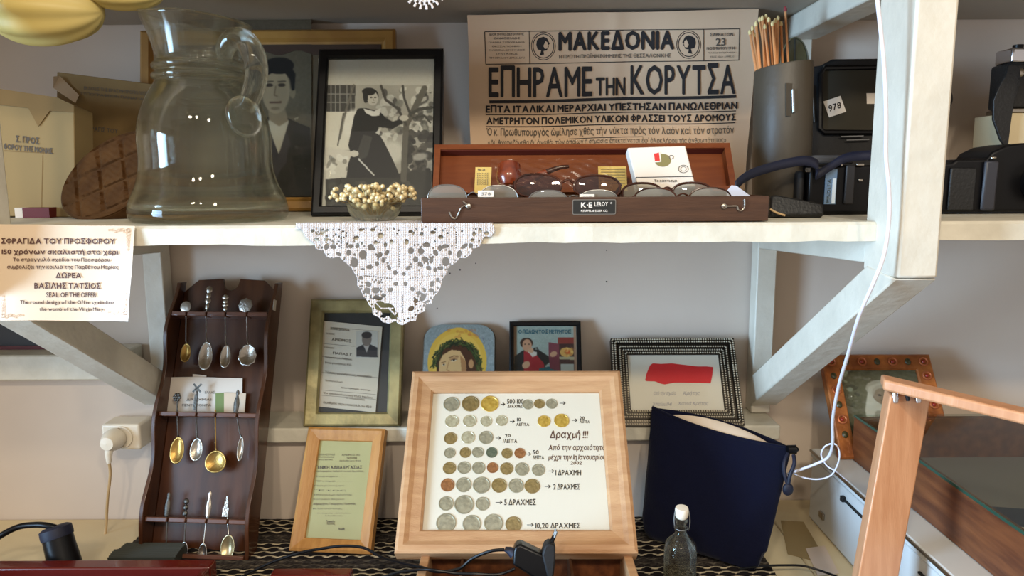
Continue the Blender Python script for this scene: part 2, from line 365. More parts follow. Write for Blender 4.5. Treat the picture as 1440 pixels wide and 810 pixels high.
# ------------------------------------------------------------------ painted prints
class Canvas:
    def __init__(s, x0, y0, x1, y1, w, bg=(200,200,200)):
        s.w = w; s.h = max(2, int(round(w*(y1-y0)/(x1-x0))))
        X, Y = np.meshgrid(np.linspace(x0, x1, s.w), np.linspace(y0, y1, s.h)); s.X, s.Y = X, Y
        s.a = np.ones((s.h, s.w, 3))*np.array(bg, float); s.b = (x0, y0, x1, y1)
    def mask(s, m, c, al=1.0): s.a = s.a*(1-m[..., None]*al) + np.array(c, float)*m[..., None]*al
    def poly(s, pts, c, al=1.0):
        m = np.zeros(s.X.shape, bool); n = len(pts)
        for i in range(n):
            xa, ya = pts[i]; xb, yb = pts[(i+1) % n]
            if ya == yb: continue
            k = ((ya > s.Y) != (yb > s.Y)) & (s.X < (xb-xa)*(s.Y-ya)/(yb-ya)+xa); m ^= k
        s.mask(m.astype(float), c, al); return m
    def ell(s, cx, cy, rx, ry, c, al=1.0, rot=0.0, soft=0.0):
        a = math.radians(rot); dx = s.X-cx; dy = s.Y-cy; u = (dx*math.cos(a)+dy*math.sin(a))/rx; v = (-dx*math.sin(a)+dy*math.cos(a))/ry
        d = np.sqrt(u*u+v*v); m = (d < 1).astype(float) if not soft else np.clip((1-d)/soft, 0, 1); s.mask(m, c, al)
    def line(s, pts, w, c, al=1.0):
        m = np.zeros(s.X.shape)
        for (xa, ya), (xb, yb) in zip(pts, pts[1:]):
            dx, dy = xb-xa, yb-ya; t = np.clip(((s.X-xa)*dx+(s.Y-ya)*dy)/max(dx*dx+dy*dy, 1e-6), 0, 1)
            m = np.maximum(m, (np.hypot(s.X-xa-t*dx, s.Y-ya-t*dy) < w/2).astype(float))
        s.mask(m, c, al)
    def noise(s, amp, k=1):
        g = rng.normal(0, 1, (s.h//k+2, s.w//k+2)); g = np.repeat(np.repeat(g, k, 0), k, 1)[:s.h, :s.w]; s.a = s.a+g[..., None]*amp
    def blobs(s, n, box, r, cols, al=0.6):
        for _ in range(n):
            s.ell(rng.uniform(box[0], box[2]), rng.uniform(box[1], box[3]), rng.uniform(r*0.4, r), rng.uniform(r*0.3, r*0.8), cols[rng.integers(len(cols))], al, rng.uniform(0, 180))
    def blur(s, n=1):
        for _ in range(n):
            p = np.pad(s.a, ((1,1),(1,1),(0,0)), 'edge'); s.a = (p[:-2,1:-1]+p[2:,1:-1]+p[1:-1,:-2]+p[1:-1,2:]+2*s.a)/6
    def build(s, name, m, parent, fn):
        """fn(u, v) -> (x, y, z) arrays with u,v in 0..1 from the top-left"""
        U, V = np.meshgrid(np.linspace(0, 1, s.w), np.linspace(0, 1, s.h)); q = fn(U, V).reshape(-1, 3)
        i = np.arange(s.w*s.h).reshape(s.h, s.w); f = np.stack([i[:-1,:-1], i[1:,:-1], i[1:,1:], i[:-1,1:]], -1).reshape(-1, 4)
        me = mesh_np(name, q, f); ca = me.color_attributes.new('print', 'FLOAT_COLOR', 'POINT')
        c = np.ones((s.w*s.h, 4)); c[:, :3] = s2l(np.clip(s.a, 0, 255)).reshape(-1, 3); ca.data.foreach_set('color', c.ravel())
        me.materials.append(m); o = bpy.data.objects.new(name, me); link(o, parent); return o
def mesh_np(name, q, f):
    me = bpy.data.meshes.new(name); me.vertices.add(len(q)); me.vertices.foreach_set('co', np.ascontiguousarray(q, dtype=np.float32).ravel())
    k = f.shape[1]; me.loops.add(f.size); me.loops.foreach_set('vertex_index', f.astype(np.int32).ravel())
    me.polygons.add(len(f)); me.polygons.foreach_set('loop_start', np.arange(0, f.size, k, dtype=np.int32)); me.update(calc_edges=True); me.validate(); return me
def rect(x0, x1, z0, z1, y):
    """flat print rectangle in a thing's own frame"""
    return lambda U, V: np.stack([x0+U*(x1-x0), np.full_like(U, y), z1+V*(z0-z1)], -1)
def onplane(pl, b, off=0.0004):
    return lambda U, V: pl.np(b[0]+U*(b[2]-b[0]), b[1]+V*(b[3]-b[1]), off)
# ------------------------------------------------------------------ setting
ZS, TS, ZL, ZT, ZU = 1.401, 0.0205, 1.065, 0.907, 1.688
YW, YF = 1.20, 0.787            # wall face, shelf front edge
PX0, PX1, PY0, PY1 = 0.388, 0.429, 0.738, 0.812     # right post
def struct(name, b, m, **k):
    o = b.build(name, m, **k); o['kind'] = 'structure'; return o
b = MB(); b.grid(90, 60, lambda u, v: (-1.9+3.9*u, YW + 0.0035*math.sin(7*u*3.1+2*v)*math.sin(5*v*2.3+1.7*u), 0.0+2.3*v))
b.bb(-1.9, 2.0, YW+0.006, YW+0.1, 0, 2.3)
struct('wall_back', b, M_['wall'], smooth=True)
b = MB(); b.bb(-0.50, 0.416, 1.125, 1.197, 0.0, ZL-0.024)
struct('wall_lower', b, M_['wall'])
zb0 = P(60, 533, 1.13).z; zb1 = P(60, 497, 1.13).z
b = MB(); b.bb(-1.9, -0.50, 1.140, 1.197, 0.0, zb0-0.001)
struct('wall_lower_left', b, M_['wall'])
b = MB(); b.bb(-0.50, 0.418, 1.108, 1.197, ZL-0.024, ZL)
struct('trim_1', b, M_['white'], bevel=0.003)
b = MB(); b.bb(-1.9, -0.612, 1.118, 1.197, zb0, zb1)
struct('trim_2', b, M_['white'], bevel=0.003)
b = MB(); b.bb(-1.9, 2.0, -2.6, 1.3, -0.05, 0.0)
struct('floor', b, M_['brownw'])
# nail holes in the plaster
t = thing('nail_hole', 'tiny dark nail holes in the plaster under the shelf', 'nail hole', (0, 0, 0)) if False else None
# upper shelf
us = thing('upper_shelf', 'white painted upper shelf seen from below, on slanted brackets', 'shelf', (0, 1.09, ZU))
IM = Matrix.Translation((0, -1.09, -ZU))
def inworld(o, parent):
    o.parent = parent; o.matrix_parent_inverse = parent.matrix_world.inverted(); return o
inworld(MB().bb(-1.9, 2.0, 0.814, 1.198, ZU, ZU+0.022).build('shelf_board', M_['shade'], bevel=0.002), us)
for nm, X in (('right', 0.424),):
    b = MB(); b.bb(X, X+0.035, 1.165, 1.197, ZU-0.11, ZU); inworld(b.build('upright', M_['postp'], bevel=0.002), us)
    b = MB(); b.bb(X-.004, X+0.041, 0.82, 1.1645, ZU-0.034, ZU-.0003); inworld(b.build('bearer', M_['postp'], bevel=0.003), us)
# the long shelf with posts and brackets
ws = thing('wall_shelf', 'long cream painted shelf carried by posts and slanted brackets', 'shelf', (0, 0.99, ZS))
def wob(v): 
    return v
def plank(x0, x1):
    b = MB(); n = max(2, int((x1-x0)/0.03)); 
    r = random.Random(int(x0*100)+900)
    off = [(r.uniform(-.0011, .0011), r.uniform(-.0007, .0007), r.uniform(-.0012, .0012)) for _ in range(n+1)]
    vs = []
    for i in range(n+1):
        x = x0+(x1-x0)*i/n; a, c, d = off[i]
        vs += [(x, YF+a, ZS-TS+d), (x, YF+a, ZS-0.003), (x, YF+0.003+a, ZS), (x, 1.197, ZS), (x, 1.197, ZS-TS)]
    fs = [(i*5+k, i*5+(k+1) % 5, (i+1)*5+(k+1) % 5, (i+1)*5+k) for i in range(n) for k in range(5)]
    fs += [(4,3,2,1,0), tuple(n*5+k for k in range(5))]
    return b.add(vs, fs)
PLX = -0.588
inworld(plank(PLX+0.041, PX0+0.0).build('shelf_board', M_['white']), ws)
inworld(plank(PX1, 1.6).build('shelf_board', M_['white']), ws)
inworld(MB().bb(PX0, PX1, PY1, 1.197, ZS-TS, ZS).build('shelf_board', M_['white']), ws)
inworld(plank(-1.6, PLX).build('shelf_board', M_['white']), ws)
inworld(MB().bb(PLX, PLX+0.041, PY1, 1.197, ZS-TS, ZS).build('shelf_board', M_['white']), ws)
zpb = P(1245, 392, PY0).z       # foot of the right post
for X0, X1, zb in ((PX0, PX1, zpb), (PLX, PLX+0.041, zpb)):
    b = MB(); yb = PY1
    # post: front foot cut on the slant of the brace
    prof = [(PY0, 2.2), (PY0, zb+0.0), (PY1, zb-0.0), (PY1, 2.2)]
    vs = [(x, y, z) for x in (X0, X1) for y, z in prof]
    b.add(vs, [(0,1,2,3), (7,6,5,4), (0,4,5,1), (1,5,6,2), (2,6,7,3), (3,7,4,0)])
    inworld(b.build('post', M_['postp'], bevel=0.003), ws)
    # brace from the post foot down to the wall
    zf = ZL+0.004; w = 0.052
    prof = [(PY0+0.004, zb+0.002), (PY1+0.002, zb+0.072), (1.172, zf+0.034), (1.172, zf-0.002), (1.150, zf-0.002)]
    prof = [(PY0+0.002, zb-0.001), (PY1-0.01, zb+0.006), (1.166, ZL+0.064), (1.166, ZL+0.014)]
    vs = [(x, y, z) for x in (X0-0.001, X1+0.001) for y, z in prof]
    b = MB(); b.add(vs, [(0,1,2,3), (7,6,5,4), (0,4,5,1), (1,5,6,2), (2,6,7,3), (3,7,4,0)])
    inworld(b.build('brace', M_['postp'], bevel=0.002), ws)
    b = MB(); b.bb(X0+0.002, X1-0.008, 1.1665, 1.197, ZL+0.001, ZS-TS); inworld(b.build('upright', M_['postp'], bevel=0.002), ws)
    b = MB(); pf = [(PY1+.001, ZS-TS-.0005), (PY1+.001, ZS-TS-.026), (1.166, ZS-TS-.044), (1.166, ZS-TS-.0005)]
    b.add([(x, y, z) for x in (X0+.002, X1-.002) for y, z in pf], [(0,1,2,3), (7,6,5,4), (0,4,5,1), (1,5,6,2), (2,6,7,3), (3,7,4,0)]); inworld(b.build('bearer', M_['postp'], bevel=0.002), ws)
# counter
ct = thing('counter', 'cream painted counter along the wall', 'counter', (0, 0.8, 0))
inworld(MB().bb(-1.9, -0.501, 0.45, 1.139, ZT-0.034, ZT-0.004).build('counter_top', M_['counter'], bevel=0.003), ct)
inworld(MB().bb(-0.499, 0.417, 0.45, 1.124, ZT-0.034, ZT-0.004).build('counter_top', M_['counter'], bevel=0.003), ct)
inworld(MB().bb(0.4175, 1.6, 0.45, 1.196, ZT-0.034, ZT-0.004).build('counter_top', M_['counter'], bevel=0.003), ct)
inworld(MB().bb(-1.85, 1.55, 0.50, 1.12, 0.0, ZT-0.035).build('counter_base', M_['white']), ct)
# woven runner: rows of weft with real ripples
def rug():
    x0, x1 = -0.575, 0.36; y0, y1 = 0.62, 1.122; nx, ny = 400, 300
    U, V = np.meshgrid(np.linspace(0, 1, nx), np.linspace(0, 1, ny))
    X = x0+U*(x1-x0); Y = y0+V*(y1-y0)
    Y = Y - np.clip((-0.48-X)/0.1, 0, 1)*V*0.02
    row = 0.0125; k = np.floor((Y-y0)/row); ph = (Y-y0)/row-k
    wave = 0.5+0.5*np.sin(X*2*PI/0.024 + (k % 2)*PI)
    band = ((k % 6) >= 4).astype(float)     # five open rows, then a dense band
    Z = ZT + 0.0012 + 0.0022*np.sin(ph*PI)*(0.35+0.65*wave) + rng.normal(0, .0001, X.shape)
    thin = ((ph > 0.32+0.26*wave) & (ph < 0.60+0.26*wave)).astype(float)
    light = np.where(band == 0, thin, 0.22*thin + 0.25*rng.random(X.shape))
    c = light[..., None]*np.array([214, 198, 166.]) + (1-light[..., None])*np.array([30, 26, 26.])
    q = np.stack([X, Y, Z], -1).reshape(-1, 3); i = np.arange(nx*ny).reshape(ny, nx)
    f = np.stack([i[:-1,:-1], i[:-1,1:], i[1:,1:], i[1:,:-1]], -1).reshape(-1, 4)
    me = mesh_np('woven_runner', q, f); ca = me.color_attributes.new('print', 'FLOAT_COLOR', 'POINT')
    a = np.ones((nx*ny, 4)); a[:, :3] = s2l(c).reshape(-1, 3); ca.data.foreach_set('color', a.ravel())
    me.materials.append(M_['rug']); me.polygons.foreach_set('use_smooth', [True]*len(me.polygons))
    o = bpy.data.objects.new('woven_runner', me); link(o)
    tag(o, 'black and white woven striped runner covering the counter', 'runner')
rug()
# ------------------------------------------------------------------ newspaper
pl = Plane(P(661, 300, 1.176), P(1046, 300, 1.176), P(862, 14, 1.106))
pl.warp = lambda x, z: 0.0025*np.sin(x*26+1)*np.sin(z*11) + 0.002*np.cos(x*2*PI/0.22) - 0.004*np.exp(-(x/0.012)**2)*0.5
np_ = thing('newspaper', 'yellowed old newspaper front page standing against the wall behind the case', 'newspaper', pl.M)
cor = [(657, 21), (1068, 13), (1046, 288), (664, 291)]
def sheet(pl, cor, nx, ny, wav=0.0):
    b = MB(); U, V = np.meshgrid(np.linspace(0, 1, nx), np.linspace(0, 1, ny))
    c = np.array(cor, float); Q = ((1-U)*(1-V))[..., None]*c[0]+(U*(1-V))[..., None]*c[1]+(U*V)[..., None]*c[2]+((1-U)*V)[..., None]*c[3]
    Q[..., 0] += wav*np.sin(V*9+U*4); Q[..., 1] += wav*np.sin(U*11+1)
    q = pl.np(Q[..., 0], Q[..., 1], 0.0).reshape(-1, 3)
    return b.add(q, [(j*nx+i, j*nx+i+1, (j+1)*nx+i+1, (j+1)*nx+i) for j in range(ny-1) for i in range(nx-1)])
sheet(pl, cor, 130, 70, 0.6).build('page', M_['news'], np_, smooth=True)
def box_lines(x0, y0, x1, y1, w=1.0): return [(x0, y0, x1, y0, w), (x1, y0, x1, y1, w), (x1, y1, x0, y1, w), (x0, y1, x0, y0, w)]
lines(pl, [(682, 44.5, 1040, 40.5, 1.1), (1040, 41, 1039, 84.5, 1.0), (1039, 84.5, 683, 90.5, 1.1), (683, 90.5, 681.5, 44.5, 1.0), (744, 43.5, 745, 89.5, .9), (989, 41, 989, 85.5, .9)], M_['ink'], np_, 'printed_border')
lines(pl, [(688, 143.5, 1035, 135.5, 4.2), (683, 161.5, 1035, 156, 1.3), (683, 178.5, 1034, 172.5, 1.3), (800, 195.0, 905, 192.5, 0.8)], M_['ink'], np_, 'printed_rule')
letters(pl, [('ΜΑΚΕΔΟΝΙΑ', 785, 43, 948, 72, 0.045)], M_['ink'], np_, 'masthead_lettering', slope=-0.012)
letters(pl, [('ΕΠΗΡΑΜΕ', 687, 92, 833, 137, 0.018), ('ΤΗΝ', 838, 109, 880, 135, 0.03), ('ΚΟΡΥΤΣΑ', 887, 89, 1034, 134, 0.018)], M_['ink'], np_, 'headline_lettering', slope=-0.009)
letters(pl, [('ΕΠΤΑ ΙΤΑΛΙΚΑΙ ΜΕΡΑΡΧΙΑΙ ΥΠΕΣΤΗΣΑΝ ΠΑΝΩΛΕΘΡΙΑΝ', 683, 148, 1037, 159, 0.04), ('ΑΜΕΤΡΗΤΟΝ ΠΟΛΕΜΙΚΟΝ ΥΛΙΚΟΝ ΦΡΑΣΣΕΙ ΤΟΥΣ ΔΡΟΜΟΥΣ', 684, 164.5, 1035, 175.5, 0.04)], M_['ink'], np_, 'subhead_lettering', slope=-0.016)
letters(pl, [('Ὁ κ. Πρωθυπουργὸς ὡμίλησε χθὲς τὴν νύκτα πρὸς τὸν λαὸν καὶ τὸν στρατόν', 684, 180, 1032, 193.5, 0.012)], M_['ink2'], np_, 'subhead_lettering', slope=-0.010)
letters(pl, [('«Δι᾽ Ἀγωνιζόμεθα δι᾽ ἀγαθά, τῶν ὁποίων ἡ σημασία ἐπεκτείνεται ἐφ᾽ ὁλοκλήρου τῆς ἀνθρωπότητος»', 686, 196.5, 1021, 205, 0.0),
    ('Η ΠΡΩΤΗ ΠΡΩΪΝΗ ΕΦΗΜΕΡΙΣ ΤΗΣ ΘΕΣΣΑΛΟΝΙΚΗΣ', 786, 75.5, 943, 82.5, 0.012),
    ('ΣΑΒΒΑΤΟΝ', 998, 46, 1031, 51, 0.03), ('23', 1006, 53.5, 1020, 64.5, 0.02), ('ΝΟΕΜΒΡΙΟΥ 1940', 993, 66, 1034, 70, 0.03), ('ΓΡΑΦΕΙΑ ΤΥΠΟΓΡΑΦΕΙΑ', 995, 73, 1034, 75.5), ('ΕΤΟΣ 30ον - ΑΡΙΘ. 10', 998, 78.5, 1032, 81),
    ('ΙΔΙΟΚΤΗΤΗΣ ΔΙΕΥΘΥΝΤΗΣ', 688, 46.5, 737, 50, .02), ('ΙΩΑΝΝΗΣ ΒΕΛΛΙΔΗΣ', 694, 52.5, 731, 55.5, .02), ('ΓΡΑΦΕΙΑ ΤΥΠΟΓΡΑΦΕΙΑ', 687, 58.5, 738, 61), ('ΘΕΣΣΑΛΟΝΙΚΗ', 692, 64, 733, 66.5), ('ΤΗΛΕΦΩΝΑ ΔΙΕΥΘΥΝΣΕΩΣ', 687, 69.5, 738, 72), ('ΣΥΝΤΑΞΕΩΣ', 697, 74.5, 728, 77), ('ΤΙΜΗ ΦΥΛΛΟΥ ΔΡΑΧ. ΔΥΟ', 688, 80, 738, 83)], M_['ink2'], np_, 'small_lettering', slope=-0.012)
letters(pl, [('αἱ ἡμέτεραι δυνάμεις εἰσῆλθον', 985+0*k, 208+4.1*k, 1028, 211+4.1*k) for k in range(14)], M_['ink2'], np_, 'column_lettering', slope=-0.01)
for cx, cy, fl in ((764, 64.5, 1), (968, 62.5, -1)):
    b = MB()
    for r0, r1 in ((16.2, 17.4), (19.0, 20.0)):
        a = np.linspace(0, 2*PI, 33); q = pl.np(np.concatenate([cx+r0*.86*np.cos(a), cx+r1*.86*np.cos(a)]), np.concatenate([cy+r0*np.sin(a), cy+r1*np.sin(a)]), .0004)
        b.add(q, [(i, i+1, 34+i, 33+i) for i in range(32)])
    b.build('medallion_ring', M_['ink'], np_)
    prof = [(-6,-11),(0,-13),(5,-11),(7,-7),(9,-3),(7,-1.5),(7.5,1),(6,3),(5,6),(0,7),(1,12),(-5,13),(-3,6),(-8,5),(-10,-2),(-9,-8)]
    q = pl.np(np.array([cx+fl*x for x, y in prof]), np.array([cy+y for x, y in prof]), .0004)
    b = MB(); b.add(q, [tuple(range(len(prof)))]); b.build('medallion_head', M_['ink'], np_)
    prof = [(3,-7),(6,-5),(6.5,-1),(5.5,3.5),(2,4),(0,0)]
    q = pl.np(np.array([cx+fl*x for x, y in prof]), np.array([cy+y for x, y in prof]), .0008)
    b = MB(); b.add(q, [tuple(range(len(prof)))]); b.build('medallion_face', M_['news'], np_)
# ------------------------------------------------------------------ frames
def frame(name, label, cat, pl, fw, prof, m, group=None, back=True, glassoff=None, backm=None):
    t = thing(name, label, cat, pl.M, group)
    fr = MB().ring(pl.w, pl.h, prof).build('frame', m, t)
    fr.data.polygons.foreach_set('use_smooth', [False]*len(fr.data.polygons))
    if back: MB().bb(-pl.w/2+fw*0.5, pl.w/2-fw*0.5, 0.0015, 0.004, fw*0.5, pl.h-fw*0.5).build('backing', backm or M_['darkback'], t)
    return t
# old sepia portrait behind the jug
pl = panel((200, 306), (558, 306), (380, 44), z=ZS+0.0005, D=1.12, Dt=1.165)
fw = 0.022
t = frame('portrait_frame', 'old gold framed sepia portrait of a dark haired man behind the jug', 'picture', pl, fw, [(0, -.006), (0, .006), (.004, .010), (.014, .010), (.018, .004), (.022, .002), (.022, -.006)], mat('gilt_wood', (176,132,62), 0.4, c2=(140,98,44), cs=10))
b = MB(); g = pl.h-2*fw; W2 = pl.w/2-fw
MB().bb(-W2, W2, -0.001, 0.001, fw, fw+g).build('mount', mat('brown_mount', (92,74,50), 0.8, c2=(78,62,42), cs=6), t)
cv = Canvas(360, 60, 655, 712, 200, (92,80,60))
cv.ell(520, 300, 260, 260, (112,98,76), 1, 0, 0.8); cv.noise(3, 4)
cv.poly([(395,712),(400,560),(440,500),(480,430),(500,415),(560,415),(590,430),(650,455),(655,712)], (40,34,28))
cv.poly([(588,560),(655,530),(655,712),(600,660)], (26,22,18)); cv.poly([(500,430),(545,400),(575,430),(570,470),(533,560),(505,470)], (188,176,150))
cv.poly([(500,360),(555,360),(572,430),(540,450),(503,425)], (146,126,98)); cv.poly([(494,430),(540,556),(528,570),(480,450)], (30,24,20)); cv.poly([(575,430),(536,560),(552,570),(600,440)], (46,38,30))
cv.ell(528, 320, 50, 84, (176,152,118)); cv.ell(548, 330, 34, 74, (150,128,98), .5, 0, .6); cv.ell(588, 330, 10, 20, (150,128,98))
cv.poly([(484,270),(480,250),(482,220),(505,208),(540,210),(575,228),(598,262),(594,320),(585,322),(578,280),(560,258),(520,256),(494,268)], (28,22,18)); cv.ell(540, 232, 52, 30, (28,22,18))
for x in (505, 549): cv.ell(x, 302, 13, 6, (60,46,34)); cv.line([(x-14, 290), (x+14, 288)], 3, (44,34,26))
cv.line([(528,305),(523,338),(534,342)], 4, (120,98,72)); cv.line([(508,364),(546,363)], 6, (96,66,50)); cv.ell(526, 385, 16, 5, (140,116,88))
cv.a *= .86; cv.blur(4)
x_ = lambda cx: pl.loc(180+cx/2.53, 200).x
zz = lambda cy: pl.loc(400, cy/2.53).z
cv.build('photograph', M_['printf'], t, rect(x_(360), x_(655), zz(712), zz(160-95), -0.0025))
cv2 = Canvas(0, 0, 10, 16, 20, (112,98,76)); cv2.noise(3, 2); cv2.build('photograph_ground', M_['printf'], t, rect(x_(180), x_(360), zz(712), zz(65), -0.0022))
b = MB(); k = 34
pts = [( -W2+2*W2*i/k, pl.h-fw-(0.012+0.004*math.sin(i*1.1))) for i in range(k+1)] + [(W2, pl.h-fw), (-W2, pl.h-fw)]
b.prism(pts, -0.0035, -0.0026); b.build('mount_border', mat('dark_brown_mount', (62,38,24), 0.8), t)
MB().bb(-W2, W2, -0.0056, -0.005, fw, fw+g).build('glass', M_['pane'], t)
# black framed photo of a woman by a tree
pl = panel((439, 307.5), (621, 307.5), (531, 72), z=ZS+0.0005, D=0.965, Dt=1.045)
fw = 0.0125
t = frame('photo_frame', 'black framed black and white photo of a woman beside a tree', 'picture', pl, fw, [(0, -.014), (0, .006), (.003, .008), (.0105, .008), (.0125, .005), (.0125, -.014)], M_['black'])
S = 685/220.; X = lambda c: 430+c/S; Y = lambda c: 60+c/S
cv = Canvas(55, 70, 578, 752, 270, (172,168,158))
cv.poly([(88,185),(552,185),(552,737),(88,737)], (150,146,136))
cv.poly([(88,300),(250,300),(250,470),(88,470)], (196,190,176)); cv.poly([(88,455),(200,475),(190,590),(88,600)], (190,184,172))
cv.blobs(12, (90, 500, 190, 570), 22, [(110,106,98), (210,206,196)], .7)
cv.poly([(90,185),(218,185),(214,302),(90,302)], (60,58,56))
for x in (110, 130, 150, 180, 198): cv.line([(x,185),(x,300)], 4, (130,128,122))
for y in (225, 262): cv.line([(90,y),(214,y)], 4, (130,128,122))
cv.line([(210,186),(178,290),(148,420)], 9, (96,92,84)); cv.line([(165,310),(140,450)], 6, (84,80,74))
cv.blobs(90, (320, 190, 550, 440), 22, [(70,68,64), (112,110,102), (190,186,176), (200,196,186), (52,50,48)], .7)
cv.blobs(60, (430, 400, 552, 600), 26, [(40,38,36), (70,66,60), (24,22,22)], .8)
cv.poly([(88,598),(552,560),(552,737),(88,737)], (46,44,40)); cv.blobs(30, (90, 610, 550, 730), 24, [(30,28,26), (66,62,56), (84,80,72)], .7)
cv.ell(380, 480, 60, 60, (196,192,182), .8, 20, .4); cv.ell(500, 500, 40, 20, (190,186,176), .7, -10, .4)
cv.line([(428,600),(434,460),(440,360),(470,300),(520,200)], 26, (84,80,72)); cv.line([(440,360),(404,290),(350,250),(330,190)], 11, (64,60,56)); cv.line([(460,320),(430,240),(425,190)], 10, (60,58,54)); cv.line([(460,310),(500,290),(552,284)], 14, (60,58,54)); cv.line([(470,330),(520,320),(545,350)], 8, (60,58,54))
cv.ell(196, 350, 34, 70, (206,202,192), .8, 15, .3)
cv.poly([(228,288),(212,320),(196,400),(186,450),(200,490),(186,530),(178,592),(412,592),(402,560),(384,520),(345,440),(322,402),(318,370),(345,372),(380,378),(424,352),(420,334),(380,346),(350,330),(322,300),(300,296),(262,286)], (24,23,24))
cv.poly([(252,402),(292,412),(270,500),(232,516),(228,470)], (54,52,50)); cv.poly([(318,380),(330,372),(322,405),(305,395)], (180,176,168))
cv.ell(284, 232, 34, 32, (30,28,28)); cv.ell(293, 244, 24, 31, (186,180,168)); cv.ell(276, 214, 30, 17, (28,26,26)); cv.ell(262, 240, 10, 24, (28,26,26))
cv.ell(286, 240, 5, 3, (50,46,44)); cv.ell(304, 240, 5, 3, (50,46,44)); cv.line([(290,262),(302,262)], 3, (90,80,74)); cv.line([(296,244),(298,254)], 2, (120,112,102))
cv.poly([(252,288),(300,300),(330,285),(322,320),(290,322),(262,308)], (206,202,194)); cv.ell(430, 330, 20, 13, (176,170,158)); cv.ell(212, 486, 20, 14, (190,184,172)); cv.line([(232,510),(298,580)], 7, (190,188,184))
cv.blur(1); cv.noise(3)
cv.build('photograph', M_['printm'], t, onplane(pl, (X(55), Y(70), X(578), Y(752)), 0.0005))
MB().bb(-pl.w/2+fw, pl.w/2-fw, -0.0035, -0.003, fw, pl.h-fw).build('glass', M_['pane'], t)
MB().bb(-0.012, 0.012, 0.014, 0.018, 0.006, pl.h*0.7).build('strut', M_['black'], t)
# ------------------------------------------------------------------ jug
jc = Vector((0, 0, 0)); q = P(297, 312, 0.885); jc = Vector((q.x, 0.885, ZS+0.0008))
def zj(y): return P(285, y, 0.885).z - jc.z
K = 0.885*0.989/1040.0
pro = [(98, 313), (104, 306), (106.5, 296), (103, 280), (95, 262), (89, 240), (87.5, 215), (88, 198), (85, 172), (76, 145), (64, 124), (60, 116), (63.5, 112), (63.5, 107), (58.5, 103), (62.5, 98), (62.5, 93), (58, 88), (59, 70), (63, 48), (70.5, 28)]
outp = [(r*K, max(0.0, zj(y))) for r, y in pro]
out_s = [(v.x, v.y) for v in spline([(r, z, 0) for r, z in outp], 4)]
th = 0.0022
inn = [(max(r-th, 0.002), z) for r, z in out_s if z > 0.013]
inn[0] = (inn[0][0]-0.006, 0.014)
def spout(v, g):
    k = max(0.0, (v.z - zj(75)))/(zj(28)-zj(75)); c = math.cos(g-PI)      # lip toward the left
    v = v.copy()
    if c > 0: v.x += -0.006*k*c**4; v.z += 0.0075*k*k*c**3
    else: v.z -= 0.006*k*k*(-c)
    return v
t = thing('glass_jug', 'large waisted clear glass jug with curled handle and ringed neck', 'jug', jc)
b = MB(); b.lathe([(0.0005, 0.0015), (outp[0][0]*0.8, 0.001)] + out_s + [(out_s[-1][0]-th/2, out_s[-1][1]+0.0012)] + inn[::-1] + [(0.0005, 0.014)], 72, fn=spout)
b.build('body', M_['jug'], t, smooth=70)
Rj = Matrix.Rotation(math.radians(-32), 3, 'Z')     # handle toward the right and viewer
hp = [(316, 82, .045), (318, 66, .055), (330, 54, .062), (347, 60, .071), (359, 84, .078), (360, 112, .080), (352, 138, .080), (344, 152, .079)]
pts = []
for x, y, d in hp:
    q = P(x, y, 0.885-d*0.62); pts.append(Vector((q.x, q.y, q.z))-jc)
pp = spline(pts, 6); n = len(pp); rs = [0.0085 if i < 3 else 0.0092+0.0035*math.sin(PI*i/n) for i in range(n)]
b = MB(); b.tube(pp, rs, 14); b.build('handle', M_['jug'], t, smooth=70)
q = P(343, 164, 0.885-0.052)-jc
b = MB(); b.ell(q, (0.019, 0.011, 0.023), 18, 12, R=Matrix.Rotation(math.radians(25), 3, 'Z') @ Matrix.Rotation(-0.35, 3, 'Y')); b.build('handle_foot', M_['jug'], t, smooth=70)
# ------------------------------------------------------------------ left group on the shelf
def book_box(name, label, cat, pl, th, m, corners):
    t = thing(name, label, cat, pl.M)
    pts = [tuple(pl.loc(*c)) for c in corners]; pts = [(p[0], p[2]) for p in pts]
    MB().prism(pts, 0.0, th).build('body', m, t, bevel=0.001); return t
pl = panel((78, 303), (215, 303), (140, 100), z=ZS+0.0005, D=1.09, Dt=1.11)
t = book_box('folded_leaflet', 'tan printed leaflet with a curled pale corner behind the carved seal', 'leaflet', pl, 0.004, M_['kraft'], [(78, 303), (214, 303), (214, 118), (80, 101)])
b = MB(); a = [pl.loc(75, 108, .012), pl.loc(84, 107, .002), pl.loc(111, 134, .004), pl.loc(106, 145, .012), pl.loc(75, 124, .016)]
b.add(a, [(0,1,2,3,4)]); b.build('curled_corner', M_['cream'], t, solid=0.0006)
letters(pl, [('ΕΚΔΟΣΙΣ ΤΗΣ ΙΕΡΑΣ ΜΗΤΡΟΠΟΛΕΩΣ', 118, 121, 208, 126), ('ΤΥΠΟΓΡΑΦΕΙΟΝ ΠΑΝΑΓΙΑΣ', 112, 129, 206, 133), ('Η ΣΦΡΑΓΙΣ ΤΟΥ', 112, 176, 166, 183, .03)], M_['ink2'], t, slope=0.09)
pl = panel((2, 305), (106, 306), (54, 128), z=ZS+0.0005, D=0.99, Dt=1.015)
t = book_box('paper_packet', 'tan paper packet with folded top flap at the left shelf end', 'packet', pl, 0.045, M_['kraft2'], [(-60, 303), (106, 305), (104, 148), (80, 137), (-60, 116)])
b = MB(); b.add([pl.loc(-60, 116, .0012), pl.loc(80, 137, .0012), pl.loc(104, 148, .0012), pl.loc(104, 158, .0012), pl.loc(70, 156, .0014), pl.loc(54, 178, .0016), pl.loc(40, 152, .0014), pl.loc(-60, 140, .0012)], [tuple(range(8))]); b.build('flap', M_['kraft'], t, solid=0.0005)
lines(pl, [(5, 212, 76, 216, 1.2), (60, 218, 58, 300, 1)], M_['kraft'], t, 'crease')
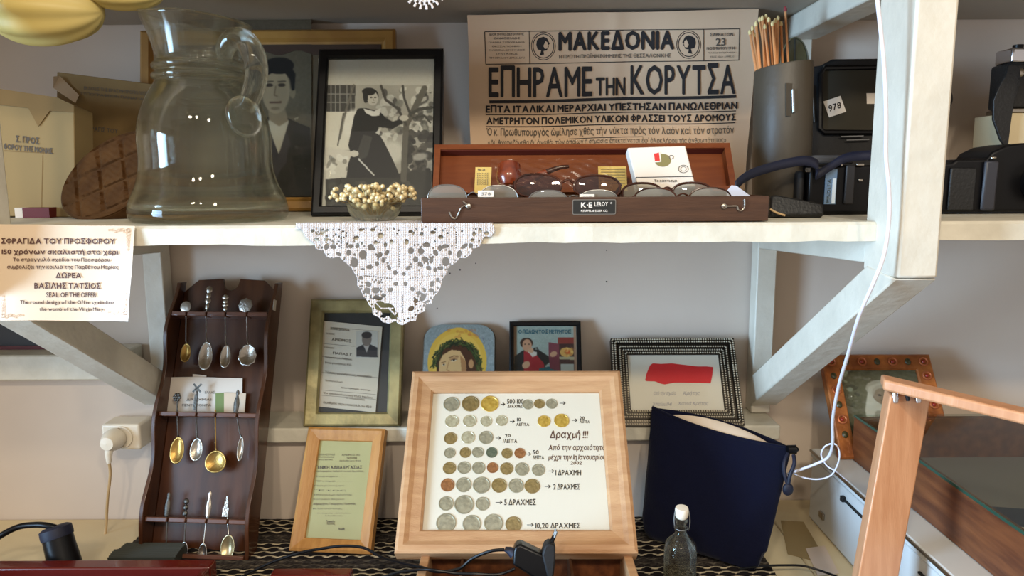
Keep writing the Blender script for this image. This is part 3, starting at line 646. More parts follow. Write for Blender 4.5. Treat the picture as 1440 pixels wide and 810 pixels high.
letters(pl, [('Σ. ΠΡΟΣ', 22, 190, 55, 200, .05)], M_['ink2'], t, slope=0.1)
letters(pl, [('ΦΟΡΟΥ ΤΗΣ ΜΟΝΗΣ', 5, 201, 74, 210, .05)], M_['ink2'], t, slope=0.1)
q = P(18, 306, 0.97)
b = MB(); b.bb(0, 0.018, 0, 0.02, 0, 0.011); t = thing('small_carton', 'small dark red carton with white end beside the carved seal', 'box', (q.x, 0.975, ZS+0.0005))
MB().bb(0, 0.010, 0, 0.025, 0, 0.013).build('white_end', M_['paper'], t); MB().bb(0.0101, 0.045, 0, 0.025, 0, 0.013).build('body', mat('dark_red_card', (96,20,18), 0.6), t)
# carved seal: disc with deep carved grid, leaning
sc = P(133, 250, 0.93)
t = thing('bread_seal', 'round dark brown carved wooden bread seal leaning behind the jug', 'bread seal')
Rm = Matrix.Translation((sc.x, 0.925, ZS)) @ Matrix.Rotation(math.radians(-24), 4, 'Z') @ Matrix.Rotation(math.radians(-33), 4, 'X')
bs_r = 0.0665
t.matrix_world = Matrix.Translation((sc.x, 0.925, ZS+0.0015)) @ Matrix.Rotation(math.radians(-14), 4, 'Z') @ Matrix.Rotation(math.radians(-30), 4, 'X')
nr, na = 70, 150; RX, RZ = 0.077, 0.058
def sealfn(i, j):
    r = min(1.0, i*1.0); a = j*2*PI; x0_ = RX*r*math.cos(a); z0_ = RZ*r*math.sin(a); ca, sa = math.cos(.62), math.sin(.62); x = x0_*ca-z0_*sa; z = x0_*sa+z0_*ca
    xr = (x*math.cos(.45)+z*math.sin(.45)); zr = (-x*math.sin(.45)+z*math.cos(.45))
    cx = (xr/0.034) % 1; cz = (zr/0.034) % 1; g = min(abs(cx-.5), abs(cz-.5)); d = 0.0
    if g < 0.07: d = 0.0035
    else: d = 0.0011*(0.5+0.5*math.sin(xr*420)*math.sin(zr*520+2*math.sin(xr*200)))
    if r > 0.955: d = 0.0005 + (r-.955)*0.06
    return (x, d, z+.065)
b = MB(); b.grid(nr, na, sealfn)
b.build('carved_face', M_['carve'], t, smooth=60)
b = MB(); b.prism([(RX*math.cos(2*PI*k/64)*math.cos(.62)-RZ*math.sin(2*PI*k/64)*math.sin(.62), RX*math.cos(2*PI*k/64)*math.sin(.62)+RZ*math.sin(2*PI*k/64)*math.cos(.62)+.065) for k in range(64)], 0.0042, 0.026); b.build('block', M_['carve'], t, bevel=0.002)
# gourds hanging top left
def gourd(name, label, c, rx, ry, rz, rot, lobes=9):
    t = thing(name, label, 'gourd', Vector((c.x, c.y, c.z)))
    R = Matrix.Rotation(rot, 3, 'Y') @ Matrix.Rotation(PI/2, 3, 'Y')
    def fn(q, a, g):
        k = 1+0.045*math.cos(lobes*g); s = 1-0.10*math.sin(a)
        return Vector((q.x*k*s, q.y*k*s, q.z))
    MB().ell((0, 0, 0), (rz, ry, rx), 72, 36, R=R, fn=fn).build('body', M_['gourd'], t, smooth=80)
    a = R @ Vector((0, 0, -rx)); MB().tube([a, a+Vector((-0.012, 0, 0.006)), (-0.02+a.x*1.0, 0, ZU-c.z-0.001)], [0.005, 0.004, 0.003], 8).build('stem', M_['stick'], t, smooth=True)
gc = P(60, 12, 0.88)
gourd('gourd', 'large ribbed pale yellow gourd hanging at the top left corner', gc, 0.068, 0.043, 0.040, 0.06)
gc = P(172, -14, 0.88)
gourd('gourd', 'smaller yellow gourd showing only its underside at the top edge', gc, 0.046, 0.028, 0.022, 0.1)
# ------------------------------------------------------------------ pearl bowl
bc = P(527, 308, 0.85); bc = Vector((bc.x, 0.850, ZS+0.0006))
t = thing('glass_bowl', 'small clear glass bowl holding pearl sprays before the black frame', 'bowl', bc)
R0 = 0.0315
MB().lathe([(0.0003, 0.0005), (0.020, 0.0005), (0.026, 0.005), (0.030, 0.013), (R0, 0.021), (0.0300, 0.0218), (0.0285, 0.014), (0.0245, 0.0065), (0.019, 0.003), (0.0003, 0.003)], 48).build('body', M_['bottle'], t, smooth=60)
t = thing('pearl_spray', 'cluster of cream gold pearl beads heaped above the small bowl', 'beads', bc+Vector((0, 0, 0.004)))
b = MB(); r = random.Random(3); w = MB()
for k in range(165):
    while True:
        u = r.uniform(-1, 1); v = r.uniform(-1, 1); h = r.uniform(0, 1)
        if u*u+v*v < 1: break
    x = u*0.0505; y = v*0.026; z = 0.019+0.019*h*(1-0.35*u*u) 
    if abs(x) < 0.025 and r.random() < .25: z -= 0.010
    b.ell((x, y, z), r.uniform(0.0024, 0.0034), 8, 6)
    if k % 4 == 0: w.tube([(x*0.2, y*0.2, 0.002), (x*0.5, y*0.4, z*0.6), (x, y, z)], 0.0004, 4)
o = b.build('pearl_bead', M_['pearl'], t, smooth=80); o['kind'] = 'stuff'
w.build('wire', M_['brass'], t)
# ------------------------------------------------------------------ instrument case
cx0 = P(592, 295, 0.797).x; cx1 = P(1081, 295, 0.797).x; CW = cx1-cx0; cxm = (cx0+cx1)/2
Zr = P(836, 277, 0.797).z - ZS - 0.001
t = thing('instrument_case', 'long open dark wooden instrument case with red wood lid', 'case', (cxm, 0.797, ZS+0.001))
CD = 0.115; w_ = 0.006
MB().bb(-CW/2, CW/2, 0, w_, 0, Zr).build('front_panel', M_['casew'], t, bevel=0.0008)
MB().bb(-CW/2, CW/2, CD-w_, CD, 0, Zr).build('back_panel', M_['casew'], t, bevel=0.0008)
for s in (-1, 1): MB().bb(min(s*CW/2, s*(CW/2-w_)), max(s*CW/2, s*(CW/2-w_)), w_+.0002, CD-w_-.0002, 0, Zr).build('side_panel', M_['casew'], t, bevel=0.0008)
MB().bb(-CW/2+w_, CW/2-w_, w_, CD-w_, 0.0005, 0.003).build('bottom', M_['cased'], t)
# lid
a = Vector((0, CD+0.001, Zr)); lidtop = P(818, 206, 0.952); lh = lidtop - (Vector((cxm, 0.797, ZS+0.001))+a)
ang = math.atan2(lh.y, lh.z); LH = math.hypot(lh.y, lh.z); LW = CW*0.995
lid = MB().ring(LW, LH, [(0, -0.012), (0, 0.006), (0.0075, 0.006), (0.0075, -0.004), (0.0075, -0.012)])
lid = lid.build('lid_frame', M_['caser'], t); lid.location = a; lid.rotation_euler = (-ang, 0, 0)
o = MB().bb(-LW/2+.004, LW/2-.004, 0.0065, 0.0095, .004, LH-.004).build('lid_panel', M_['caser'], t); o.location = a; o.rotation_euler = (-ang, 0, 0)
o = MB().bb(-LW/2+.0078, LW/2-.0078, -0.0045, 0.0060, LH-.0085, LH-.0077).build('lid_inner_edge', M_['cased'], t); o.location = a; o.rotation_euler = (-ang, 0, 0)
plc = Plane(Vector((cx0, 0.797, ZS+.001)), Vector((cx1, 0.797, ZS+.001)), Vector((cxm, 0.797, ZS+.05)))
def cpt(px, py, off=0.001): return plc.loc(px, py, off)
# hooks
for pts in ([(651, 283), (659, 290), (655, 289), (649, 292), (645, 300), (641, 307), (636, 306), (632, 298)], [(1018, 290), (1027, 290), (1036, 290), (1038, 295), (1043, 296), (1047, 290), (1047, 280)]):
    b = MB(); b.tube(spline([cpt(x, y, 0.0016) for x, y in pts], 5), 0.00095, 8); q = cpt(*(pts[1] if pts[0][0] < 700 else pts[0]), 0.0012)
    b.lathe([(0.0028, 0), (0.0028, 0.0012), (0.0015, 0.002), (0.0001, 0.002)], 16, c=q, R=Matrix.Rotation(PI/2, 3, 'X')); b.build('hook', M_['silver'], t, smooth=True)
np0 = MB(); A = cpt(805, 280.5); B = cpt(866, 301.5)
def rrect(x0, x1, z0, z1, r, n=4):
    pts = []
    for cx, cz, a0 in ((x1-r, z1-r, 0), (x0+r, z1-r, 90), (x0+r, z0+r, 180), (x1-r, z0+r, 270)):
        for i in range(n+1):
            g = math.radians(a0+90*i/n); pts.append((cx+r*math.cos(g), cz+r*math.sin(g)))
    return pts
npl = MB(); npl.prism(rrect(A.x, B.x, B.z, A.z, 0.0016), -0.0010, -0.0002); pp_ = npl.build('nameplate', M_['steel'], t)
MB().prism(rrect(A.x+.0008, B.x-.0008, B.z+.0008, A.z-.0008, 0.001), -0.0013, -0.0010).build('plate_field', M_['plate'], pp_)
letters(plc, [('K·E', 817, 284.5, 833, 292, .04)], M_['paper'], t, off=0.0016)
letters(plc, [('LEROY', 836, 284, 855, 290, .03), ('®', 858, 284, 861, 287), ('KEUFFEL & ESSER CO.', 817, 295, 855, 298, .02)], M_['paper'], t, off=0.0016)
# ------------------------------------------------------------------ things in and on the case
CZ = ZS+0.0042                     # inside bottom of the case
def lensprof(w, h, n=28, drop=0.18):
    pts = []
    for i in range(n):
        a = 2*PI*i/n; x = math.cos(a); z = math.sin(a)
        x = math.copysign(abs(x)**0.85, x); z = math.copysign(abs(z)**0.85, z)
        z2 = z*(1-drop*x) if z < 0 else z
        pts.append((x*w/2, z2*h/2))
    return pts
def glasses(label, M, W, h, lm, fm, rim=0.0011, tl=0.05, drop=0.15, tagm=False):
    t = thing('eyeglasses', label, 'glasses', M)
    lw = W*0.43; cx = W*0.5-lw*0.5-rim
    for s in (-1, 1):
        pr = [(s*(cx) + s*p[0]*-1, p[1]) for p in lensprof(lw, h, drop=drop)]
        b = MB(); n = len(pr); vs = [(s*cx, -0.0016, 0)] + [(s*cx+(p[0]-s*cx)*.6, -0.001, p[1]*.6) for p in pr] + [(p[0], 0, p[1]) for p in pr]
        b.add(vs, [(0, 1+i, 1+(i+1) % n) for i in range(n)] + [(1+i, 1+n+i, 1+n+(i+1) % n, 1+(i+1) % n) for i in range(n)]); b.build('lens', lm, t, smooth=80)
        MB().tube([(p[0], 0, p[1]) for p in pr], rim, 8, closed=True).build('rim', fm, t, smooth=True)
        x = s*(cx+lw/2)
        MB().tube(spline([(x, 0.001, h*.12), (x+s*.001, .006, h*.14), (x-s*.001, tl*.7, h*.10), (x-s*.012, tl, h*0.02)], 4), [rim*1.1]*13, 6).build('temple', fm, t, smooth=True)
    MB().tube(spline([(-(cx-lw/2)-.0005, 0, h*.12), (0, -.002, h*.26), (cx-lw/2+.0005, 0, h*.12)], 5), rim*1.1, 8).build('bridge', fm, t, smooth=True)
    return t
def gmat(cx, cy, D, tilt, roll=0.0, yaw=0.0):
    q = P(cx, cy, D); return Matrix.Translation(q) @ Matrix.Rotation(yaw, 4, 'Z') @ Matrix.Rotation(roll, 4, 'Y') @ Matrix.Rotation(-tilt, 4, 'X')
glasses('brown tinted sunglasses with shiny tortoise rims in the middle of the case', gmat(798, 262, 0.822, .25, 0.03), 0.119, 0.026, M_['lensb'], M_['tort'], 0.0013, drop=.1)
glasses('dark framed grey glasses right of the cigarette pack front', gmat(938, 272, 0.842, .2, 0.0), 0.104, 0.024, M_['lensg'], M_['amber'], 0.0014)
glasses('clear pale lens spectacles sunk at the left end of the case', gmat(665, 281, 0.812, .1, 0.02), 0.100, 0.032, M_['lensg'], M_['steel'], 0.0006)
glasses('clear lens spectacles lying in front of the brown sunglasses', gmat(806, 283, 0.807, .1, 0.0), 0.098, 0.024, M_['lensg'], M_['steel'], 0.0006)
glasses('thin rimmed grey spectacles at the right end of the case', gmat(960, 281, 0.812, .1, 0.0), 0.108, 0.026, M_['lensg'], M_['tort'], 0.0009)
# price tags
for px0, py0, px1, py1, D, lab in ((672, 268, 694, 277, 0.803, 'small white price tag on the left spectacles'), (815, 273, 836, 279, 0.8035, 'tiny white tag tied before the brown sunglasses')):
    p = Plane(P(px0, py1, D), P(px1, py1, D), P((px0+px1)/2, py0, D+0.001)); t = thing('price_tag', lab, 'tag', p.M)
    MB().bb(-p.w/2, p.w/2, 0, 0.0006, 0, p.h).build('card', M_['paper'], t)
    letters(p, [('578', px0+5, py0+2.5, px1-4, py1-2.5)], M_['ink2'], t)
# slips, bag and pipe against the lid
sp = Plane(P(667, 265, 0.902), P(690, 265, 0.902), P(678, 235, 0.914)); t = thing('yellow_slip', 'narrow yellow printed slip in the case left of the pipe bag', 'paper slip', sp.M)
MB().prism([(-sp.w/2, -.006), (sp.w/2, -.006), (sp.w/2+.001, sp.h), (-sp.w/2+.001, sp.h)], 0, 0.0006).build('slip', M_['yellowp'], t)
letters(sp, [('No 23', 672, 237, 682, 240, .03)]+[('ΕΛΛΑΣ', 671, 243+3*k, 687, 245+3*k) for k in range(6)], M_['ink2'], t)
sp = Plane(P(842, 262, 0.905), P(882, 262, 0.905), P(862, 234, 0.916)); t = thing('yellow_slip', 'wide yellow lined slip behind the cigarette pack', 'paper slip', sp.M)
MB().prism([(-sp.w/2, -.006), (sp.w/2, -.006), (sp.w/2, sp.h), (-sp.w/2, sp.h)], 0, 0.0006).build('slip', M_['yellowp'], t)
lines(sp, [(845, 238+4*k, 879, 238+4*k, .7) for k in range(6)], M_['ink2'], t)
bg_ = Plane(P(690, 272, 0.862), P(862, 272, 0.862), P(776, 226, 0.882))
t = thing('plastic_bag', 'clear crumpled plastic bag wrapping the orange brown pipe', 'bag', bg_.M)
b = MB(); w, h = bg_.w, bg_.h
b.grid(60, 24, lambda u, v: (-w/2+w*u, -0.004-0.006*math.sin(PI*u)**.5*math.sin(PI*min(v*1.05,1))**.6 - 0.0012*math.sin(u*37+v*9)*math.sin(v*17+u*11), h*v))
b.grid(60, 24, lambda u, v: (-w/2+w*u, 0.006+0.003*math.sin(u*31+v*7)*0.4, h*v))
b.build('film', M_['film'], t, smooth=80)
t = thing('tobacco_pipe', 'orange brown smoking pipe with dark stem inside the clear bag', 'pipe', bg_.M)
q = bg_.loc(716, 258, 0.0); q2 = bg_.loc(716, 234, 0)
H = q2.z-q.z
b = MB(); b.lathe([(0.0003, -.006), (0.0095, -.004), (0.0140, .003), (0.0148, .009), (0.0132, H+.001), (0.0125, H+.0015), (0.0095, H+.001), (0.009, H-.012), (0.0003, H-.014)], 32, c=(q.x, 0.0, q.z)); b.build('bowl', M_['pipe'], t, smooth=True)
s = [bg_.loc(x, y, 0.0) for x, y in ((722, 260), (738, 257), (755, 248), (768, 242), (785, 236), (800, 234))]
b = MB(); b.tube(spline(s[:4], 5), [0.0062-0.0026*i/15 for i in range(16)], 12); b.build('shank', M_['pipe'], t, smooth=True)
b = MB(); b.tube(spline(s[3:], 5), [0.0034-0.0014*i/10 for i in range(11)], 12); b.build('stem', M_['amber'], t, smooth=True)
# cigarette pack
cp = Plane(P(897, 267, 0.852), P(979, 264, 0.852), P(927, 206, 0.868)); t = thing('cigarette_pack', 'white cigarette pack with red and olive emblem leaning in the case', 'pack', cp.M)
w, h = cp.w, cp.h
hx = -0.0085
MB().prism([(-w/2, 0), (w/2, 0), (w/2+hx, h), (-w/2+hx, h)], 0, 0.019).build('pack', M_['paper'], t, bevel=0.0012)
lines(cp, [(894, 249.5, 976, 248, 1.0), (894, 249.5, 896, 263, 1.0)], M_['ink'], t)
letters(cp, [('Το κάπνισμα', 920, 252, 952, 256.5, .03)], M_['ink2'], t)
a = np.linspace(0, 2*PI, 29)[:-1]
b = MB(); b.add(cp.np(932+11.5*np.cos(a), 225.5+9*np.sin(a), .0003), [tuple(range(28))]); b.build('emblem_disc', M_['oliveprint'], t)
b = MB(); b.add(cp.np(np.array([918, 928.5, 930, 920.5]), np.array([216, 213.5, 227.5, 228.5]), .0005), [(0,1,2,3)]); b.build('emblem_white_edge', M_['paper'], t)
b = MB(); b.add(cp.np(np.array([919.5, 926.5, 928, 921]), np.array([216, 214.5, 226, 226.5]), .0007), [(0,1,2,3)]); b.build('emblem_flag', M_['redc'], t)
for cx, cy, r0, r1, m, sx in ((944, 221, 2.4, 3.4, 'ink2', 1), (961, 237.5, 5.6, 6.4, 'ink2', 1.15), (961, 237.5, 3.2, 3.8, 'ink2', 1.15)):
    aa = np.linspace(0, 2*PI, 25); b = MB(); q = cp.np(np.concatenate([cx+r0*sx*np.cos(aa), cx+r1*sx*np.cos(aa)]), np.concatenate([cy+r0*.9*np.sin(aa), cy+r1*.9*np.sin(aa)]), .0004)
    b.add(q, [(i, i+1, 26+i, 25+i) for i in range(24)]); b.build('emblem_ring', M_[m], t)
# little blue-white card at the right end
sp = Plane(P(1022, 273, 0.83), P(1056, 276, 0.83), P(1034, 261, 0.835)); t = thing('folded_card', 'small folded bluish white card at the right end of the case', 'card', sp.M)
MB().prism([(-sp.w/2, -.004), (sp.w/2, -.004), (sp.w/2, 0), (-sp.w*0.1, sp.h), (-sp.w*0.3, sp.h), (-sp.w/2, sp.h*.35)], 0, 0.0006).build('card', mat('bluish_card', (196,204,226), .7), t)
# ------------------------------------------------------------------ cylinder with sticks
cc = P(1098, 292, 0.985); cc = Vector((cc.x, 0.985, ZS+0.0006))
t = thing('leather_cylinder', 'tall grey brown leather tube case holding long wooden sticks', 'tube case', cc)
CH = P(1098, 93, 0.985).z - cc.z; CR = 0.0365; tilt = Matrix.Rotation(math.radians(-1.5), 3, 'Y') 
b = MB(); b.lathe([(CR*0.98, 0), (CR, 0.004), (CR*1.01, CH*.5), (CR*1.0, CH-.002), (CR-.001, CH), (CR-.003, CH-.001), (CR-.003, 0.004), (0.0003, 0.004)], 48, R=tilt, capb=True,
    fn=lambda v, g: Vector((v.x, v.y, v.z + (0.004*math.cos(g+0.3)*v.z/CH if v.z > CH*.8 else 0))))
b.build('tube', M_['leath2'], t, smooth=50)
q = lambda x, y, d: P(x, y, 0.985-d)-cc
b = MB(); A = q(1105, 162, .034); B = q(1127, 121, .0335)
b.add([q(1105, 163, .0372), q(1127, 165, .0318), q(1127, 118, .0318), q(1105, 117, .0375)], [(0,1,2,3)]); b.build('leather_patch', M_['leath2'], t, solid=0.0025, off=0)
b = MB(); b.tube([q(1115, 126, .0375), q(1116, 158, .0375)], [.0022, .0022], 10); b.build('metal_slot', M_['steel'], t, smooth=True)
tips = [(1054, 42), (1058, 36), (1063, 30), (1068, 24), (1072, 22), (1077, 20), (1081, 24), (1086, 30), (1090, 26), (1094, 22), (1098, 30), (1061, 46), (1075, 34), (1104, 9)]
r = random.Random(5)
for i, (x, y) in enumerate(tips):
    red = i == 13; e = P(x, y, 0.985+r.uniform(-.015, .012)); bx = cc.x+(e.x-cc.x)*0.1+r.uniform(-.018, .018)*.8+ (0.008 if red else -.002); by = 0.985+r.uniform(-.018, .018)*.7
    base = Vector((bx, by, ZS+0.006)); 
    rank = sorted(range(len(tips)), key=lambda q_: tips[q_][0]).index(i); od = ['first', 'second', 'third', 'fourth', 'fifth', 'sixth', 'seventh', 'eighth', 'ninth', 'tenth', 'eleventh', 'twelfth', 'thirteenth', 'last'][rank]
    if red: lab = 'taller wooden stick with a dark red tip at the right of the bundle'; g = None
    elif i == 0: lab = 'leftmost pale tipped stick leaning outward from the tube case'; g = None
    else: lab = 'plain wooden stick, %s tip from the left in the tube case' % od; g = 'plain sticks in the tube case'
    t = thing('wooden_stick', lab, 'stick', base, g); v = e-base
    MB().tube([(0,0,0), tuple(v*.975)], 0.0018 if not red else 0.0015, 6).build('shaft', M_['stick'], t, smooth=60)
    MB().tube([tuple(v*.9755), tuple(v*.99), tuple(v)], [0.0021, 0.0023, 0.0009], 8).build('tip', M_['redtip'] if red else M_['sticktip'], t, smooth=True)
# smoky oval behind the tube
ov = Plane(P(1098, 115, 1.04), P(1136, 115, 1.04), P(1117, 53, 1.045)); Z0 = -(P(1117, 115, 1.04).z - ZS - 0.002)
t = thing('oval_paddle', 'grey green translucent oval blade with dark rib behind the tube case', 'blade', ov.M)
w, h = ov.w*1.0, ov.h; pts = [(w/2*math.sin(PI*k/24), h*0.45*(1-1.0)+h*(0.5+0.5*math.cos(PI*k/24))) for k in range(25)]
ptf = [(w/2*1.02*math.cos(a), h*.35+h*.65*math.sin(a)) for a in np.linspace(-.5, PI+.5, 30)]
MB().prism(ptf, 0, 0.002).build('blade', M_['oval'], t); MB().tube([(p[0], 0.001, p[1]) for p in ptf], 0.0013, 6).build('edge', mat('olive_edge', (96,92,66), .4), t, smooth=True)
MB().tube([(0, 0.001, Z0), (0, .001, h*.98)], 0.0016, 8).build('rib', M_['olive'], t, smooth=True)
# ------------------------------------------------------------------ black camera case (open) and camera
cz_ = panel((1132, 292), (1262, 292), (1200, 80), z=ZS+0.0005, D=1.06, Dt=1.105)
t = thing('camera_case', 'open black camera case standing up with white number tag inside', 'case', cz_.M)
w, h = cz_.w, cz_.h
def lp(pl, pts): return [(pl.loc(*p).x, pl.loc(*p).z) for p in pts]
o1 = lp(cz_, [(1137, 290), (1136, 100), (1139, 93), (1155, 91), (1172, 82), (1262, 81), (1262, 290)])
MB().prism(o1, 0.0, 0.05).build('shell', M_['blackm'], t, bevel=0.004)
i1 = lp(cz_, [(1157, 187), (1152, 182), (1152, 106), (1158, 97), (1255, 96), (1255, 187)])
MB().prism(i1, -0.0022, -0.0002).build('lining', M_['olive'], t, bevel=0.001)
b = MB(); b.tube([(p[0], -0.004, p[1]) for p in i1], 0.004, 8, closed=True); b.build('rim', M_['black'], t, smooth=True)
b = MB(); b.tube([tuple(cz_.loc(1143, 120, .002)), tuple(cz_.loc(1145, 172, .002))], 0.001, 6); b.build('hinge_rod', M_['steel'], t)
for s in ((1182, 192), (1190, 197)):
    b = MB(); b.tube([tuple(cz_.loc(s[0], s[1], .006)), tuple(cz_.loc(s[0]+32, s[1]-1, .006))], 0.0012, 6); b.build('metal_bar', M_['steel'], t)
tp = Plane(cz_.M @ cz_.loc(1166, 165, .0026), cz_.M @ cz_.loc(1190, 157, .0026), cz_.M @ cz_.loc(1172, 138, .0026))
t = thing('number_tag', 'white square paper tag numbered 978 inside the open camera case', 'tag', tp.M)
MB().bb(-tp.w/2, tp.w/2, 0, 0.0004, 0, tp.h).build('card', M_['paper'], t)
V, Fc = text_verts('978', .02, .2); mn, mx = V.min(0), V.max(0)
b = MB(); b.add([(-tp.w*.36+tp.w*.72*(v[0]-mn[0])/(mx[0]-mn[0]), -0.0003, tp.h*.3+tp.h*.38*(v[1]-mn[1])/(mx[1]-mn[1])) for v in V], Fc); b.build('lettering', M_['ink'], t)
# second tag sliver
tp = Plane(cz_.M @ cz_.loc(1219, 146, .0026), cz_.M @ cz_.loc(1234, 146, .0026), cz_.M @ cz_.loc(1226, 131, .0026))
t = thing('small_tag', 'sliver of a white tag beside the post inside the camera case', 'tag', tp.M); MB().bb(-tp.w/2, tp.w/2, 0, .0004, 0, tp.h).build('card', M_['paper'], t)
# camera
cm = Plane(P(1118, 300, .93), P(1262, 300, .93), P(1190, 215, .93)); zo = -(P(1190, 300, .93).z - ZS - 0.001)
t = thing('camera', 'black camera with blue grey label strip behind the post', 'camera', cm.M)
def lpr(pl, x0, x1, y0, y1):
    a = pl.loc(x0, y1); c = pl.loc(x1, y0); return a.x, c.x, a.z, c.z
x0, x1, z0, z1 = lpr(cm, 1135, 1262, 232, 300); MB().bb(x0, x1, 0, 0.06, zo, z1).build('body', M_['black'], t, bevel=0.004, seg=3)
x0, x1, z0, z1 = lpr(cm, 1122, 1136, 240, 300); MB().bb(x0, x1, 0.006, 0.05, zo, z1).build('grip', M_['blackm'], t, bevel=0.004)
x0, x1, z0, z1 = lpr(cm, 1138, 1200, 218, 231); 
b = MB(); b.prism([(x0-.006, z0+.0005), (x1+.004, z0+.0005), (x1+.001, z1-.002), (x1-.008, z1), (x0+.01, z1), (x0, z1-.003)], 0.004, 0.05); b.build('prism_hump', mat('grey_camera_top', (70,70,72), .4), t, bevel=0.003)
x0, x1, z0, z1 = lpr(cm, 1158, 1177, 238, 287); st_ = MB().bb(x0, x1, -0.0015, -0.0002, z0, z1).build('label_strip', mat('blue_grey_strip', (104,134,164), .25, spec=.8), t)
x0, x1, z0, z1 = lpr(cm, 1168, 1175, 251, 286); MB().bb(x0, x1, -0.0022, -0.0016, z0, z1).build('white_stripe', mat('pale_stripe', (225,240,250), .3), t)
V, Fc = text_verts('MINOLTA', .02); mn, mx = V.min(0), V.max(0); x0, x1, z0, z1 = lpr(cm, 1161, 1168, 252, 285)
b = MB(); b.add([(x1-(x1-x0)*(v[1]-mn[1])/(mx[1]-mn[1]), -0.0019, z0+(z1-z0)*(v[0]-mn[0])/(mx[0]-mn[0])) for v in V], Fc); b.build('lettering', mat('pale_letter', (200,225,240), .4), t)
for (xa, xb, y0, y1) in ((1132, 1139, 236, 242), (1181, 1184, 229, 234), (1190, 1201, 223, 226), (1203, 1214, 230, 233), (1206, 1212, 252, 255)):
    x0, x1, z0, z1 = lpr(cm, xa, xb, y0, y1); MB().bb(x0, x1, -0.003, -0.0003, z0, z1).build('metal_fitting', M_['silver'], t, bevel=0.0004)
x0, x1, z0, z1 = lpr(cm, 1185, 1202, 232, 287); b = MB(); b.lathe([(.010, -.012), (.0105, -.001), (.009, .0)], 24, c=((x0+x1)/2, -0.0005, (z0+z1)/2), R=Matrix.Rotation(PI/2, 3, 'X')); 
MB().bb(x0, x1, -0.004, -0.0003, z0, z1).build('grip_panel', mat('dark_grey_plastic', (40,38,38), .5), t, bevel=0.002)
# strap
def ribbon(pts, wv, name, m, parent=None, th=0.0012, n=8, M=None):
    """flat band along pts, wv = width vector(s)"""
    s = spline(pts, n); b = MB(); k = len(s)
    ws_ = wv if isinstance(wv, list) else [wv]*k
    b.add([tuple(s[i]+Vector(ws_[i])*sg) for i in range(k) for sg in (-.5, .5)], [(2*i, 2*i+2, 2*i+3, 2*i+1) for i in range(k-1)])
    return b.build(name, m, parent, smooth=80, solid=th, off=0, M=M)
sp = [P(x, y, d) for x, y, d in ((1034, 262, .845), (1044, 252, .86), (1060, 243, .878), (1085, 235, .895), (1110, 229, .905), (1135, 226, .912), (1150, 233, .916), (1148, 246, .922), (1165, 236, .924), (1190, 222, .926), (1226, 218, .928))]
t = thing('camera_strap', 'dark blue black camera strap arching over the case end', 'strap', sp[0])
sp = [p-sp[0] for p in sp]
ribbon(sp, (0.001, 0.003, 0.0115), 'band', M_['halo'], t, 0.0016)
# flat black pouch before the cylinder
pf = Plane(P(1078, 303, .865), P(1160, 306, .865), P(1119, 276, .875)); zo = -(P(1119, 304, .865).z - ZS - .0006)
t = thing('lens_pouch', 'flat dark leather pouch lying on the shelf below the strap', 'pouch', pf.M)
MB().prism(lp(pf, [(1084, 274), (1092, 273), (1158, 285), (1160, 303), (1084, 303)]), 0, 0.05).build('body', M_['leather'], t, bevel=0.003)
MB().tube(spline([tuple(pf.loc(x, y, .004)) for x, y in ((1083, 294), (1092, 299), (1104, 303))], 4), 0.0012, 6).build('cord', M_['tancord'], t, smooth=True)
# ------------------------------------------------------------------ right of the post
cr = Plane(P(1325, 300, .93), P(1500, 300, .93), P(1400, 205, .93)); zo = -(P(1400, 300, .93).z - ZS - .001)
t = thing('camera', 'big black camera with ringed lens at the right frame edge', 'camera', cr.M)
MB().prism(lp(cr, [(1300, 298), (1300, 232), (1340, 229), (1346, 224), (1388, 224), (1396, 214), (1415, 205), (1440, 201), (1500, 199), (1530, 230), (1530, 298)]), 0, 0.07).build('body', M_['black'], t, bevel=0.005, seg=3)
MB().bb(-.12, .17, .004, .066, zo, zo+.006).build('base_plate', M_['blackm'], t)
x0, x1, z0, z1 = lpr(cr, 1376, 1402, 226, 296); MB().bb(x0, x1, -.006, -.0004, z0, z1).build('grip_panel', mat('grip_grey', (44,44,50), .45), t, bevel=0.003)
x0, x1, z0, z1 = lpr(cr, 1330, 1372, 236, 296); MB().bb(x0, x1, -.004, -.0004, z0, z1).build('side_panel', M_['leather'], t, bevel=0.003)
c = cr.loc(1462, 256); b = MB(); b.lathe([(.0245, 0), (.0245, .018), (.0215, .0185), (.0205, .014), (.0003, .012)], 40, c=(c.x, -.0005, c.z), R=Matrix.Rotation(PI/2, 3, 'X')); b.build('lens_barrel', M_['black'], t, smooth=True)
b = MB(); b.tube([(c.x+.0235*math.cos(2*PI*k/40), -.0195, c.z+.0235*math.sin(2*PI*k/40)) for k in range(40)], .0008, 6, closed=True); b.build('lens_ring', M_['silver'], t, smooth=True)
c = cr.loc(1397, 222, .004); MB().ell(c, (.004, .003, .002), 12, 8).build('strap_lug', M_['silver'], t, smooth=True)
